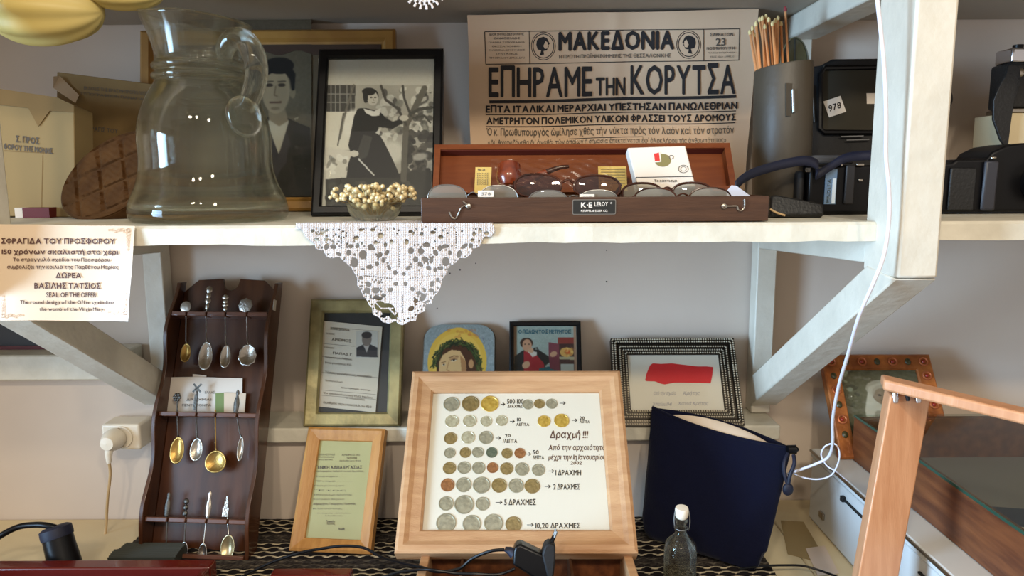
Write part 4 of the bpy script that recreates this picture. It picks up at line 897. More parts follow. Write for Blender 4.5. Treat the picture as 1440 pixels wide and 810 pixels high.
# cream carton carrying a folding camera
bx = P(1420, 158, 1.07); cb = Vector((bx.x, 1.07, ZS+.0006)); hz = bx.z-ZS-.0016
t = thing('cream_carton', 'cream carton standing behind the black camera at the right edge', 'box', cb)
MB().bb(.0, .14, 0, .08, 0, hz).build('carton', M_['counter'], t, bevel=.001)
fc = P(1412, 157, 1.075); fc = Vector((fc.x, 1.075, cb.z+hz+.0008))
t = thing('folding_camera', 'old black folding camera with chrome top perched on the carton', 'camera', fc)
kk = 1.075/1040*1.02
MB().bb(.006, .12, 0, .05, 0, .006).build('base_rail', M_['silver'], t, bevel=.001)
MB().bb(.004, .12, .004, .046, .0062, 66*kk).build('body', M_['leather'], t, bevel=.004, seg=3)
MB().bb(.008, .12, .006, .044, 66*kk+.0003, 86*kk).build('top_plate', M_['chrome'], t, bevel=.003, seg=3)
MB().lathe([(.007, 0), (.007, .006), (.0003, .007)], 20, c=(.028, .025, 86*kk+.0003)).build('dial', M_['black'], t, smooth=True)
MB().ell((.016, -.003, 52*kk), (.006, .003, .006), 14, 10).build('strap_ring', M_['silver'], t, smooth=True)
b = MB(); S = P(1412, 157, 1.055)
po = [(1417, 92), (1412, 106), (1402, 124), (1395, 142), (1397, 168), (1406, 196), (1411, 205), (1417, 204), (1420, 186), (1424, 150), (1432, 118), (1434, 96), (1426, 90)]
sd = Plane(P(1395, 205, 1.058), P(1434, 205, 1.058), P(1414, 92, 1.063))
t = thing('leather_strap', 'wide black leather strap end hanging from the folding camera', 'strap', sd.M)
MB().prism(lp(sd, po), -.002, .002, fn=lambda v: (v[0], v[1]+.003*math.sin(v[2]*60), v[2])).build('strap', M_['leather'], t, bevel=.001)
# round knob behind the post
q = P(1322, 140, 1.13); t = thing('round_knob', 'round black knob on the wall peeking past the post', 'knob', Vector((q.x, 1.197, q.z)))
MB().lathe([(.006, 0), (.006, .05), (.014, .052), (.0185, .060), (.0185, .068), (.012, .075), (.0003, .077)], 32, R=Matrix.Rotation(PI/2, 3, 'X')).build('knob', M_['black'], t, smooth=50)
# ------------------------------------------------------------------ white cable down the post
cps = [(1229, -40, .735), (1236, 20, .733), (1243, 90, .733), (1246, 160, .733), (1246, 220, .733), (1250, 265, .733), (1250, 310, .733), (1243, 358, .733), (1228, 398, .733), (1208, 445, .76), (1192, 500, .82), (1179, 545, .88), (1171, 590, .93), (1171, 622, .96), (1165, 642, .98), (1148, 652, .99), (1121, 662, 1.0), (1104, 668, 1.02)]
# keep the cable on the post's left face: x just outside it
cw = [P(*c) for c in cps]
t = thing('white_cable', 'thick white power cable running down the post and under the shelf', 'cable', cw[0])
MB().tube(spline([c-cw[0] for c in cw], 8), 0.0020, 10).build('cable', M_['whitec'], t, smooth=True)
cw = [P(*c) for c in ((1113, 664, 1.02), (1128, 671, 1.0), (1150, 674, .985), (1169, 668, .975), (1179, 650, .97), (1180, 634, .97), (1173, 624, .975), (1160, 628, .985), (1155, 640, .99), (1163, 655, .985), (1176, 663, .98), (1192, 676, .985))]
t = thing('thin_white_wire', 'thin white looped wire beside the blue pouch toggle', 'wire', cw[0])
MB().tube(spline([c-cw[0] for c in cw], 8), 0.0011, 8).build('wire', M_['whitec'], t, smooth=True)
# ------------------------------------------------------------------ paper sign on the shelf edge
pl = Plane(P(-8, 452, .770), P(186, 452, .770), P(92, 318, .7845))
pl.warp = lambda x, z: 0.003*np.sin(x*40+.6)*np.clip(1-z/pl.h, 0, 1) - 0.006*np.clip((x-.04)/.04, 0, 1)**2*np.clip(1-z/pl.h, 0, 1)
t = thing('paper_sign', 'cream laminated paper notice taped to the shelf edge at left', 'notice', pl.M)
sheet(pl, [(-9, 315), (190, 318), (183, 452), (-9, 450)], 120, 80, 0.3).build('sheet', M_['cream'], t, smooth=True)
letters(pl, [('ΣΦΡΑΓΙΔΑ ΤΟΥ ΠΡΟΣΦΟΡΟΥ', 2, 334, 162, 343, .03), ('150 χρόνων σκαλιστή στο χέρι', 3, 350, 167, 359, .03), ('ΔΩΡΕΑ', 78, 383, 113, 391, .03), ('ΒΑΣΙΛΗΣ ΤΑΤΣΙΟΣ', 49, 397, 140, 406, .03)], M_['inkb'], t, slope=.004)
letters(pl, [('Το στρογγυλό σχέδιο του Προσφόρου', 19, 362, 154, 368.5, .02), ('συμβολίζει την κοιλιά της Παρθένου Μαρίας', 11, 372, 167, 379, .02), ('SEAL OF THE OFFER', 65, 411, 134, 418, .02), ('The round design of the Offer symbolizes', 30, 422, 161, 429, .02), ('the womb of the Virgin Mary', 56, 432, 144, 438.5, .02)], M_['inkb'], t, slope=.004)
orn = mat('ornament_print', (196,160,124), .5)
sg = []
rr = random.Random(9)
for cx, cy, sx, sy in ((180, 324, -1, 1), (6, 444, 1, -1), (178, 440, -1, -1)):
    for k in range(7):
        a0 = cx+sx*(k*4.5); b0 = cy+sy*(k*4.5)
        for j in range(8):
            g = j/8*2*PI; h = (j+1)/8*2*PI; R1 = 2.6-.25*k
            sg.append((a0+R1*math.cos(g), cy+1.2*math.sin(k*2)+R1*math.sin(g), a0+R1*math.cos(h), cy+1.2*math.sin(k*2)+R1*math.sin(h), 1.0))
            sg.append((cx+R1*math.cos(g), b0+R1*math.sin(g), cx+R1*math.cos(h), b0+R1*math.sin(h), 1.0))
lines(pl, [s for s in sg if s[0] > -8 and s[2] > -8 and s[0] < 187 and s[1] < 450], orn, t, 'printed_ornament')
# ------------------------------------------------------------------ crochet doily
def doily():
    hp = Plane(P(415, 457, YF-.0035), P(695, 457, YF-.0035), P(555, 314, YF-.0035)); sx0, sy0, S = 400, 300, 4.5
    cv = Canvas(60, 40, 1340, 710, 560, (0, 0, 0))
    out = [(72,60),(75,80),(110,105),(135,150),(190,195),(200,225),(250,240),(262,270),(300,288),(345,275),(385,310),(425,345),(445,380),(462,410),(462,455),(485,485),(500,525),(522,550),(540,585),(556,600),(560,640),(600,660),(620,688),(665,698),(705,680),(720,700),(750,707),(780,690),(800,680),(835,680),(845,640),(865,628),(892,618),(897,575),(935,568),(945,530),(975,500),(993,460),(1000,420),(1030,380),(1045,335),(1090,310),(1110,285),(1150,285),(1185,255),(1195,225),(1235,215),(1250,180),(1265,150),(1310,150),(1335,110),(1325,75),(1300,60)]
    cv.poly(out, (255,255,255)); K = (0,0,0)
    holes = [(268,212,14,18,20),(310,212,20,14,20),(345,258,18,10,30),(422,208,16,12,0),(463,205,12,16,0),(408,250,15,17,0),(498,262,24,28,10),(548,215,20,20,0),(602,265,20,14,-40),(445,312,24,30,0),(540,340,20,12,0),(586,318,13,14,0),(627,297,11,17,0),(662,342,10,18,-35),(650,248,12,18,20),(640,200,10,14,0),(497,353,14,6,0),
      (802,238,18,20,20),(832,292,16,18,0),(865,240,20,18,30),(892,292,22,16,40),(862,322,20,12,40),(785,346,18,10,-40),(914,345,18,12,40),(930,296,12,20,0),(958,250,20,14,60),(985,220,12,18,0),(988,346,18,12,0),(956,356,11,13,0),(1022,305,22,28,0),(1020,208,24,12,0),(1048,250,12,14,0),(1106,258,14,24,20),(1140,208,24,12,-35),(1180,205,14,16,0),(1190,170,12,10,0),
      (702,376,13,15,0),(758,384,12,10,0),(706,446,13,13,0),(768,446,13,13,0),(812,478,14,12,30),(672,484,16,12,-20),(628,520,14,12,0),(526,488,20,18,0),(578,488,22,18,20),(532,448,14,18,-20),(487,408,14,12,20),(592,535,26,14,20),(936,446,13,18,20),(932,486,15,12,0),(890,484,10,9,0),(852,504,14,11,0),(878,532,16,24,40),(834,552,16,12,-30),(804,602,20,14,-30),(972,420,12,12,0),
      (605,585,34,30,20),(655,610,48,40,30),(690,640,30,28,0),(628,650,18,10,0),(205,165,14,12,0),(240,125,16,10,0),(265,165,14,10,0),(455,155,18,12,-20),(485,105,12,10,0),(610,140,16,20,20),(900,200,24,14,0),(990,150,16,12,0),(940,120,16,10,0),(560,105,14,10,0),(680,180,12,14,0),(580,185,12,12,0),(775,180,12,18,0),(1200,130,10,14,0),(1240,110,12,10,0),(1280,125,16,10,0),(180,110,12,9,0),(800,115,14,8,0),(870,130,12,12,0)]
    for x, y, rx, ry, a in holes: cv.ell(x, y, rx, ry, K, 1, a)
    cv.line([(740,575),(700,640),(660,600)], 12, (255,255,255)); cv.line([(575,560),(610,600),(690,600)], 9, (255,255,255))
    r = random.Random(4)
    for _ in range(190):      # fine net openings between the big ones
        x, y = r.choice([(r.uniform(380,660), r.uniform(170,330)), (r.uniform(790,1060), r.uniform(170,360)), (r.uniform(480,620), r.uniform(420,540)), (r.uniform(820,960), r.uniform(430,600)), (r.uniform(130,1280), r.uniform(85,130)), (r.uniform(180,400), r.uniform(90, 230))])
        cv.ell(x, y, r.uniform(3.5, 7), r.uniform(3.5, 7), K)
    for k in range(12): cv.ell(748, 520+k*13, 3.2, 4, K) if k < 9 else None
    for k in range(10): cv.ell(726, 200+k*15, 3, 3.5, K)
    for k in range(13): cv.ell(510+k*14, 395+k*1.6, 4, 4, K)
    for k in range(11): cv.ell(800+k*15, 412-k*2, 3.2, 3.2, K)
    for k in range(8): cv.ell(362, 120+k*14, 3, 3.4, K); cv.ell(1088, 120+k*14, 3, 3.4, K)
    edge = [((out[i][0]+out[i+1][0])/2, (out[i][1]+out[i+1][1])/2) for i in range(4, len(out)-4)]
    c0 = (700, 320)
    for x, y in edge:
        cv.ell(x+(c0[0]-x)*.045, y+(c0[1]-y)*.06, 5, 5, K)
    m = cv.a[..., 0] > 127
    fm = m[:-1, :-1] & m[1:, :-1] & m[:-1, 1:] & m[1:, 1:]
    px = sx0+cv.X/S; py = sy0+cv.Y/S + (px_slope := 0)
    q = hp.np(px, py, 0.0)
    yy = cv.Y; xx = cv.X
    rel = 0.0005*np.sin((xx+yy)*.28)*np.sin((xx-yy)*.28)
    q[..., 1] += rel + 0.0012*np.sin(xx*.012)*np.clip((yy-200)/400, 0, 1) - 0.0015*np.clip((yy-250)/400, 0, 1)
    idx = np.arange(m.size).reshape(m.shape); f = np.stack([idx[:-1,:-1], idx[1:,:-1], idx[1:,1:], idx[:-1,1:]], -1)[fm]
    used = np.unique(f); mp = np.full(m.size, -1); mp[used] = np.arange(len(used))
    me = mesh_np('crochet_doily', q.reshape(-1, 3)[used], mp[f]); me.materials.append(M_['lace']); me.polygons.foreach_set('use_smooth', [True]*len(me.polygons))
    t = thing('crochet_doily', 'white crochet lace doily hanging in a point over the shelf edge', 'doily', hp.M)
    o = bpy.data.objects.new('hanging_point', me); link(o, t); s = o.modifiers.new('s', 'SOLIDIFY'); s.thickness = .0008; s.offset = 0
    # the part that lies on the shelf
    b = MB(); x0 = hp.loc(416, 314).x; x1 = hp.loc(694, 314).x; z = (hp.I @ Vector((0, YF, ZS+.0006))).z
    n = 60
    def top(u, v): 
        x = x0+(x1-x0)*u; w = hp.M @ Vector((x, 0, 0)); return tuple(hp.I @ Vector((w.x, YF-.0035+.0035*min(1, v*4)+.06*v*(1-abs(2*u-1)**2*.3), ZS+.0005+.0006*math.sin(u*90)*math.sin(v*30)*.5 - (0.004 if v == 0 else 0))))
    b.grid(n, 14, top); b.build('flat_part', M_['lace'], t, smooth=80, solid=.0006, off=1)
doily()
def lace_round():
    c = P(597, -20, .812); cv = Canvas(-1.15, -1.15, 1.15, 1.15, 120, (0,0,0)); A = np.arctan2(cv.Y, cv.X); R = np.hypot(cv.X, cv.Y)
    m = (R < 0.93+.10*np.sign(np.sin(A*22))) & ~((R > .70) & (R < .80) & (np.sin(A*22+1) > .2)) & ~((R > .4) & (R < .5) & (np.sin(A*14) > 0))
    fm = m[:-1, :-1] & m[1:, :-1] & m[:-1, 1:] & m[1:, 1:]; r = .0235
    q = np.stack([cv.X*r, -.0004*np.sin(A*22)*R, -cv.Y*r], -1).reshape(-1, 3); idx = np.arange(m.size).reshape(m.shape)
    f = np.stack([idx[:-1,:-1], idx[1:,:-1], idx[1:,1:], idx[:-1,1:]], -1)[fm]; used = np.unique(f); mp = np.full(m.size, -1); mp[used] = np.arange(len(used))
    me = mesh_np('lace_rosette', q[used], mp[f]); me.materials.append(M_['lace']); o = bpy.data.objects.new('lace_rosette', me); link(o); o.location = c
    s = o.modifiers.new('s', 'SOLIDIFY'); s.thickness = .001; tag(o, 'tip of a white lace rosette hanging at the top edge', 'lace')
lace_round()
# ------------------------------------------------------------------ spoon rack
ZR = ZT+0.0035
rk = panel((190, 783), (347, 789), (298, 386), z=ZR, Dt=1.150)
rk.w = 0.166
t = thing('spoon_rack', 'tall dark mahogany spoon rack with scrolled sides leaning on the wall', 'spoon rack', rk.M)
h = rk.h; w = rk.w; RD = 0.030
def side(name, sx):
    pts = []; n = 60
    for i in range(n+1):
        v = i/n; z = v*(h-0.010)
        f = 0.004+0.006*math.cos(v*2*PI*3.0+0.2) + 0.010*max(0, v-.80)/.2
        pts.append((f*1.0-0.004, z))
    pts += [(RD+.004, h-0.004), (RD+.004, 0)]
    b = MB(); vs = [(sx+dx, y, z) for dx in (-.003, .003) for y, z in pts]; k = len(pts)
    b.add(vs, [tuple(range(k)), tuple(range(2*k-1, k-1, -1))]+[(i, (i+1) % k, (i+1) % k+k, i+k) for i in range(k)])
    return b.build('side_panel', M_['rack'], t, bevel=.0008)
side('side_panel', -w/2+.003); side('side_panel', w/2-.003)
# back board with a hanging notch
x0 = -w/2+.0064; x1 = w/2-.0064; pts = [(x0, .004), (x1, .004), (x1, h-.022), (x1-.022, h-.002), (.014, h)]
pts += [(.013*math.cos(a), h-.003+.016*math.sin(a)) for a in np.linspace(-.1, -PI+.1, 14)] + [(-.014, h), (x0+.022, h-.002), (x0, h-.022)]
MB().prism(pts, RD-.001, RD+.004).build('back_board', M_['rack'], t, bevel=.0006)
rails = []
for k, yy in enumerate((441, 583, 733)):
    z = rk.loc(295, yy).z; rails.append(z)
    r_ = thing('rail', None, None); r_.parent = t; r_.location = (0, 0, z); del_ = r_
    # slotted rail: five blocks with four spoon slots between
    xs = [x0+(x1-x0)*(i+.5)/4.0 - .003 for i in range(4)]
    xs = [rk.loc(px, yy).x for px in ([262, 290, 317, 347], [249, 276, 303, 333], [235, 261, 290, 320])[k]]
    e = [x0]+xs+[x1]
    for i in range(5):
        a = e[i]+(.0012 if i else 0); c = e[i+1]-(.0012 if i < 4 else 0)
        MB().bb(a, c, 0, .019, -.0035, .0035).build('rail_block', M_['rail'], r_, bevel=.0012)
    MB().bb(x0, x1, .0193, .0288, -.003, .003).build('rail_strip', M_['rail'], r_)
MB().bb(x0, x1, .002, .028, .0, .006).build('bottom_shelf', M_['rail'], t, bevel=.001)
o = MB().bb(w/2+.0003, w/2+.0009, .004, .014, h-.055, h-.038).build('price_label', mat('label_grey', (176,164,146), .7), t)
# spoons
def spoon(label, k, px, bowl, hb, top, m, kind='plain', bm=None, yo=.0095, group='souvenir spoons in the rack'):
    """bowl = (cx, cy, rx, ry) and top = (x, y) in photo positions, read onto the rack's face"""
    zr = rails[k]; xr = rk.loc(px, (441, 583, 733)[k], -yo).x; o = Vector((xr, yo, zr))
    t = thing('souvenir_spoon', label, 'spoon', rk.M @ Matrix.Translation(o), group)
    bc = rk.loc(bowl[0], bowl[1], -yo)-o; e = rk.loc(bowl[0]+bowl[2], bowl[1]-bowl[3], -yo)-o; rx = e.x-bc.x; rz = e.z-bc.z
    tp = rk.loc(top[0], top[1], -yo)-o; tp.y = 0; bc.y = 0
    b = MB(); nu, nv = 28, 8; sc_ = 9 if kind == 'scallop' else 0
    vs = [(bc.x, .0042, bc.z)]; 
    for j in range(1, nv+1):
        u = j/nv
        for i in range(nu):
            a = 2*PI*i/nu; s = 1+(.06*math.cos(sc_*a)*u if sc_ else 0); taper = 1-.12*math.sin(a)
            vs.append((bc.x+rx*u*s*math.cos(a)*taper, .0042*(1-u*u), bc.z+rz*u*s*math.sin(a)))
    fs = [(0, 1+i, 1+(i+1) % nu) for i in range(nu)] + [(1+(j-1)*nu+i, 1+j*nu+i, 1+j*nu+(i+1) % nu, 1+(j-1)*nu+(i+1) % nu) for j in range(1, nv) for i in range(nu)]
    b.add(vs, fs); b.build('bowl', bm or m, t, smooth=80, solid=.0008, off=0)
    hz = bc.z+rz*.97
    b = MB(); b.tube([(bc.x, 0, hz), (bc.x*.7, .0006, hz+.004), (0, 0, 0), (tp.x*.5, 0, tp.z*.5), (tp.x, 0, tp.z*.8)], [.0014, .0009, .0009, .0011, .0012], 8)
    b.build('handle', m, t, smooth=80)
    b = MB(); R = Matrix.Rotation(PI/2, 3, 'X'); zt = tp.z
    if kind in ('disc', 'scallop'):
        rr = max(.0052, zt*.42); b.lathe([(.0003, .0012), (rr*.8, .0012), (rr, .0008), (rr, -.0006), (.0003, -.0006)], 24, c=(tp.x, -.001, zt-rr), R=R, fn=(lambda v, g: Vector((v.x*(1+.07*math.cos(8*g)), v.y*(1+.07*math.cos(8*g)), v.z))) if kind == 'scallop' else None)
    elif kind == 'ornate':
        for j, (f, s) in enumerate(((.30, .8), (.5, 1.2), (.68, 1.0), (.88, 1.25))):
            b.ell((tp.x*f, -.0005, zt*f), (.0042*s, .0016, zt*.13), 12, 8)
        b.ell((tp.x, -.0005, zt*.97), (.0022, .0014, .0022), 10, 6)
    elif kind == 'flower':
        for j in range(6): b.ell((tp.x+.0042*math.cos(j*PI/3), -.0006, zt-.006+.0042*math.sin(j*PI/3)), (.0028, .0012, .0028), 10, 6)
        b.ell((tp.x, -.0014, zt-.006), (.0026, .0012, .0026), 10, 6)
    elif kind == 'windmill':
        for j in range(4):
            a = PI/4+j*PI/2; c = (tp.x+.0045*math.cos(a), -.0006, zt-.005+.0045*math.sin(a)); b.box(c, (.0085, .001, .0026), Matrix.Rotation(-a, 3, 'Y'))
        b.box((tp.x, -.0003, zt*.42), (.0046, .002, zt*.5))
    elif kind == 'figure':
        b.lathe([(.0012, 0), (.0038, zt*.18), (.0046, zt*.45), (.0036, zt*.62), (.0016, zt*.78), (.0028, zt*.84), (.0026, zt*.93), (.0004, zt)], 12, c=(tp.x*.6, -.0006, 0), fn=lambda v, g: Vector((v.x, v.y*.4, v.z)))
    elif kind == 'knobby':
        for j in range(3): b.ell((tp.x*.7, -.0005, zt*(.3+.28*j)), (.0042, .002, zt*.14), 12, 8)
    elif kind == 'house':
        b.box((tp.x, -.0005, zt*.35), (.009, .002, zt*.34)); b.box((tp.x, -.0005, zt*.62), (.0055, .002, zt*.3)); b.box((tp.x, -.0005, zt*.86), (.002, .0016, zt*.24))
    b.build('finial', m, t, smooth=50)
SI, BR, DS = M_['silver'], M_['brass'], M_['dsilver']
spoon('small gold bowled spoon with round disc top, first in the top row', 0, 262, (261, 496, 8.5, 13), 0, (263, 424), SI, 'disc', BR)
spoon('large silver spoon with tall ornate handle, second in the top row', 0, 290, (289, 500, 12, 20), 0, (295, 403), SI, 'ornate')
spoon('slim silver spoon with beaded crest, third in the top row', 0, 317, (317, 501, 9, 16), 0, (317, 415), SI, 'ornate')
spoon('round scalloped silver spoon with crest disc, last in the top row', 0, 347, (348, 499, 14, 15), 0, (347, 420), SI, 'scallop')
spoon('pale gold spoon with dark flower top, first in the middle row', 1, 249, (249, 633, 12, 19), 0, (250, 553), DS, 'flower', BR)
spoon('small pewter spoon with windmill top before the banknote', 1, 276, (276, 632, 10.5, 16), 0, (278, 541), DS, 'windmill', SI)
spoon('round flat brass bowled spoon, third in the middle row', 1, 303, (303, 649, 16.5, 15.5), 0, (303, 575), BR, 'plain')
spoon('narrow shiny spoon with dark statue top beside the green slip', 1, 333, (338, 631, 6, 17), 0, (334, 548), DS, 'figure', SI)
spoon('dark slender spoon with thin finial, first in the bottom row', 2, 235, (233, 783, 5, 9), 0, (237, 692), DS, 'figure')
spoon('small shiny bowled spoon with dark knobby top in the bottom row', 2, 261, (258, 774, 7, 12), 0, (262, 701), DS, 'knobby', M_['chrome'])
spoon('pale silver spoon with bright figure finial in the bottom row', 2, 290, (284, 781, 8.5, 17), 0, (297, 690), SI, 'figure')
spoon('wide pale spoon with windmill house top, last in the bottom row', 2, 320, (320, 769, 11.5, 17), 0, (320, 697), SI, 'house', mat('pale_spoon', (186,170,130), .3, .8))
# banknote and slips standing on the middle rail
def slip(name, label, cat, cor, m, yo=.0205, items=(), lift=0.0006):
    q = [rk.loc(x, y, -yo) for x, y in cor]; t = thing(name, label, cat, rk.M @ Matrix.Translation((0, yo, rails[1]+.0036)))
    b = MB(); zo = rails[1]+.0036; pts = [(p.x, max(lift, p.z-zo)) for p in q]
    b.prism(pts, 0, .0004).build('sheet', m, t); return t
slip('banknote', 'old cream banknote standing on the middle rail of the rack', 'banknote', [(224, 579), (220, 531), (272, 530), (341, 532), (340, 579)], M_['paper'], .0240)
slip('price_slip', 'small white slip poking above the banknote', 'paper slip', [(271, 560), (271, 526), (290, 528), (290, 560)], M_['paper'], .0262)
slip('green_slip', 'small green paper strip in front of the banknote', 'paper slip', [(303, 580), (303, 553), (315, 552), (315, 580)], mat('green_slip', (120,138,84), .8), .0225)
slip('cream_slip', 'cream card corner between green strip and statue spoon', 'paper slip', [(315, 580), (315, 552), (346, 553), (344, 580)], M_['cream'], .0218)
bn = Plane(rk.M @ Vector((-.05, .0238, rails[1])), rk.M @ Vector((.05, .0238, rails[1])), rk.M @ Vector((0, .0238, rails[1]+.05)))
nb = [o for o in bpy.data.objects if o.name.startswith('banknote')][0]
o = letters(bn, [('ΔΡΑΧΜΑΙ', 262, 560, 297, 563.5), ('ΠΕΝΤΗΚΟΝΤΑ', 256, 568, 297, 571.5), ('ΕΛΛΑΣ', 288, 550, 302, 553.5)], M_['ink2'], nb); o.matrix_parent_inverse = nb.matrix_world.inverted() @ bn.M
# ------------------------------------------------------------------ socket, plug, cord at left
q0 = P(143, 634, 1.139); sk = thing('wall_socket', 'cream surface mounted wall socket beside the spoon rack', 'socket', Vector((P(171, 600, 1.1).x, 1.139, P(171, 633, 1.095).z)))
W, H = P(198, 610, 1.1).x-P(144, 610, 1.1).x, P(171, 597, 1.095).z-P(171, 633, 1.095).z
MB().bb(-W/2, W/2, -.044, -.0005, 0, H).build('housing', M_['socket'], sk, bevel=.004, seg=3)
MB().lathe([(.017, 0), (.017, .003), (.0155, .003), (.0155, .0005), (.0003, .0005)], 32, c=(.002, -.0442, H*.52), R=Matrix.Rotation(PI/2, 3, 'X')).build('socket_ring', M_['socket'], sk, smooth=True)
pc = sk.location+Vector((-.006, -.048, H*.5))
t = thing('power_plug', 'beige plug in the wall socket with cord hanging down', 'plug', pc)
MB().lathe([(.0165, 0), (.0165, .010), (.012, .022), (.010, .026), (.0003, .027)], 24, R=Matrix.Rotation(PI/2, 3, 'X')).build('body', M_['socket'], t, smooth=50)
MB().tube([(0, -.016, -.004), (-.002, -.019, -.018), (-.003, -.018, -.032)], [.007, .0055, .0036], 12).build('strain_relief', M_['socket'], t, smooth=True)
cp_ = [Vector((-.003, -.018, -.032)), P(155, 668, 1.078)-pc, P(151, 705, 1.082)-pc, P(149, 742, 1.09)-pc, P(146, 760, 1.08)-pc]
MB().tube(spline(cp_, 6), .0022, 8).build('cord', M_['tancord'], t, smooth=True)
# dark thing above the left ledge band
zt_ = zb1
t = thing('dark_panel', 'dark grey panel with maroon lower edge behind the left bracket', 'panel', (-.9, 1.16, zt_))
MB().bb(-.6, P(72, 490, 1.16).x+.9, 0, .03, .006, .085).build('panel', mat('slate', (52,50,50), .6), t)
MB().bb(-.6, P(78, 490, 1.16).x+.9, -.004, .032, .0003, .006).build('lower_edge', mat('maroon_edge', (96,40,40), .6), t)
# ------------------------------------------------------------------ black connector and cable at far left
a = P(78, 744, .955); c = P(92, 796, .945); v = (c-a)
t = thing('cable_connector', 'black and navy barrel connector lying at the lower left', 'connector', c); v = a-c; L_ = v.length+.004; d = v.normalized()
b = MB(); b.tube([tuple(d*x) for x in (-.012, .0, L_*.45, L_*.72)], [.022, .021, .0195, .0190], 20).build('barrel', M_['black'], t, smooth=40)
b = MB(); b.tube([tuple(d*x) for x in (L_*.72+.0002, L_*.8, L_*.95, L_)], [.0200, .0205, .0200, .0150], 20).build('collar', M_['halo'], t, smooth=50)
b = MB(); e = [d*L_*.97, P(66, 739, .955)-c, P(50, 738, .957)-c, P(26, 741, .957)-c, P(0, 754, .95)-c, P(-30, 776, .95)-c]
b.tube(spline(e, 6), .0042, 10).build('cable', M_['black'], t, smooth=True)
# ribbed dark block
bl = Pz(152, 800, ZR); p = Plane(Pz(152, 796, ZR), Pz(246, 796, ZR), Pz(199, 796, ZR)+Vector((0, 0, .05)))
t = thing('ribbed_block', 'dark green ribbed block in front of the spoon rack', 'block', p.M)
w2 = p.w/2
b = MB(); zt2 = .012; n = 9
prof = []
for i in range(n*6+1):
    u = i/(n*6); prof.append((u*.040, zt2+.003*math.sin(u*2.6)+.0011*math.cos(u*n*2*PI)))
prof = [(0, 0)]+prof+[(.040, 0)]
for s in (0,):
    vs = [(x+ (0.006 if y > .02 and x < 0 else 0), y, z) for x in (-w2, w2) for y, z in prof]; k = len(prof)
    b.add(vs, [tuple(range(k)), tuple(range(2*k-1, k-1, -1))]+[(i, (i+1) % k, (i+1) % k+k, i+k) for i in range(k)])
b.build('block', M_['rubber'], t)
# maroon display boxes in the foreground
def tray(label, xa, xb, ya, yb, z, D1, depth, rimw, item=True):
    bl = P(xa, ya, D1); br = P(xb, yb, D1); zt = (bl.z+br.z)/2
    p0 = Vector((bl.x, D1, ZR)); W = br.x-bl.x; H = zt-ZR
    t = thing('lacquer_tray', label, 'tray', p0+Vector((W/2, 0, 0)))
    MB().bb(-W/2, W/2, -rimw, 0, 0, H).build('back_rim', M_['maroon'], t, bevel=.0025, seg=3)
    MB().bb(-W/2, W/2, -depth, -depth+rimw*.5, 0, H).build('front_rim', M_['maroon'], t, bevel=.0025, seg=3)
    for s in (-1, 1):
        x = s*W/2; x2 = s*(W/2-.010); MB().bb(min(x, x2), max(x, x2), -depth+rimw*.5+.0003, -rimw-.0003, 0, H).build('side_rim', M_['maroon'], t, bevel=.0025)
    MB().bb(-W/2+.011, W/2-.011, -depth+rimw*.5+.001, -rimw-.001, .001, .004).build('floor_panel', M_['darkback'], t)
    return t
tray('wide glossy maroon tray at the lower left corner', -90, 305, 777, 797, 0, .918, .22, .022)
tray('small maroon tray edge below the green document frame', 385, 497, 798, 799, 0, .905, .15, .02)
t = thing('cream_strip', 'cream paper strip between the ribbed block and the maroon tray', 'paper', Pz(262, 795, ZR)+Vector((0,0,.0005)))
MB().bb(-.012, .030, -.006, .006, 0, .001).build('strip', M_['cream'], t)
# ------------------------------------------------------------------ frames on the ledge
def prof_flat(fw, d, lip=.003): return [(0, -.010), (0, d), (lip, d+.002), (fw-lip, d+.001), (fw, d-.003), (fw, -.010)]
pl = panel((428, 599.5), (563, 599.5), (493, 422), z=ZL+.0006, Dt=1.188)
fw = .0215
t = frame('gilt_frame', 'distressed olive gold frame holding a typed identity card on black', 'picture', pl, fw, prof_flat(fw, .006), M_['goldf'])
S = 688/170.; X = lambda c: 410+c/S; Y = lambda c: 410+c/S
idp = [(175,166),(516,200),(478,688),(158,655)]
q = [pl.loc(X(x), Y(y), .0010) for x, y in idp]
cardm = mat('id_card', (196,182,164), .6, c2=(184,170,148), cs=8)
MB().prism([(p.x, p.z) for p in q], -.0010, -.0003).build('identity_card', cardm, t)
def idt(s, x0, y0, x1, y1, b=.01): return (s, X(x0), Y(y0), X(x1), Y(y1), b)
letters(pl, [idt('ΕΛΛΗΝΙΚΗ ΔΗΜΟΚΡΑΤΙΑ', 222, 200, 330, 217, .03), idt('ΤΑΥΤΟΤΗΣ', 195, 232, 245, 243), idt('ΑΡΙΘΜΟΣ', 228, 262, 340, 280), idt('Ἐπώνυμον', 185, 310, 240, 322), idt('ΠΑΠΑΣ Γ.', 235, 342, 350, 356, .02), idt('Ονομα πατρός Γεώργιος', 190, 365, 345, 380), idt('Ετος γεννήσεως 1925', 192, 396, 340, 412),
    idt('Τόπος γεννήσεως, κατοικία', 190, 450, 455, 470), idt('Ἐπάγγελμα', 190, 500, 290, 512), idt('Χρῶμα ὀφθαλμῶν   ἀνάστημα', 280, 540, 450, 552), idt('Ἐν Θεσσαλονίκῃ τῇ 12 Μαΐου', 180, 568, 460, 585), idt('ὁ διοικητής', 310, 600, 415, 612), idt('ἀριθμὸς πρωτοκόλλου 1120', 180, 622, 455, 640)], M_['ink2'], t, off=.0014, slope=.1)
lines(pl, [(X(x0), Y(y0), X(x1), Y(y1), .4) for x0, y0, x1, y1 in ((225,204,500,226), (180,296,360,312), (175,370,340,386), (172,460,490,490), (168,560,480,586), (168,590,480,614))], M_['ink2'], t, off=.0014)
cv = Canvas(368, 225, 492, 378, 56, (176,168,156))
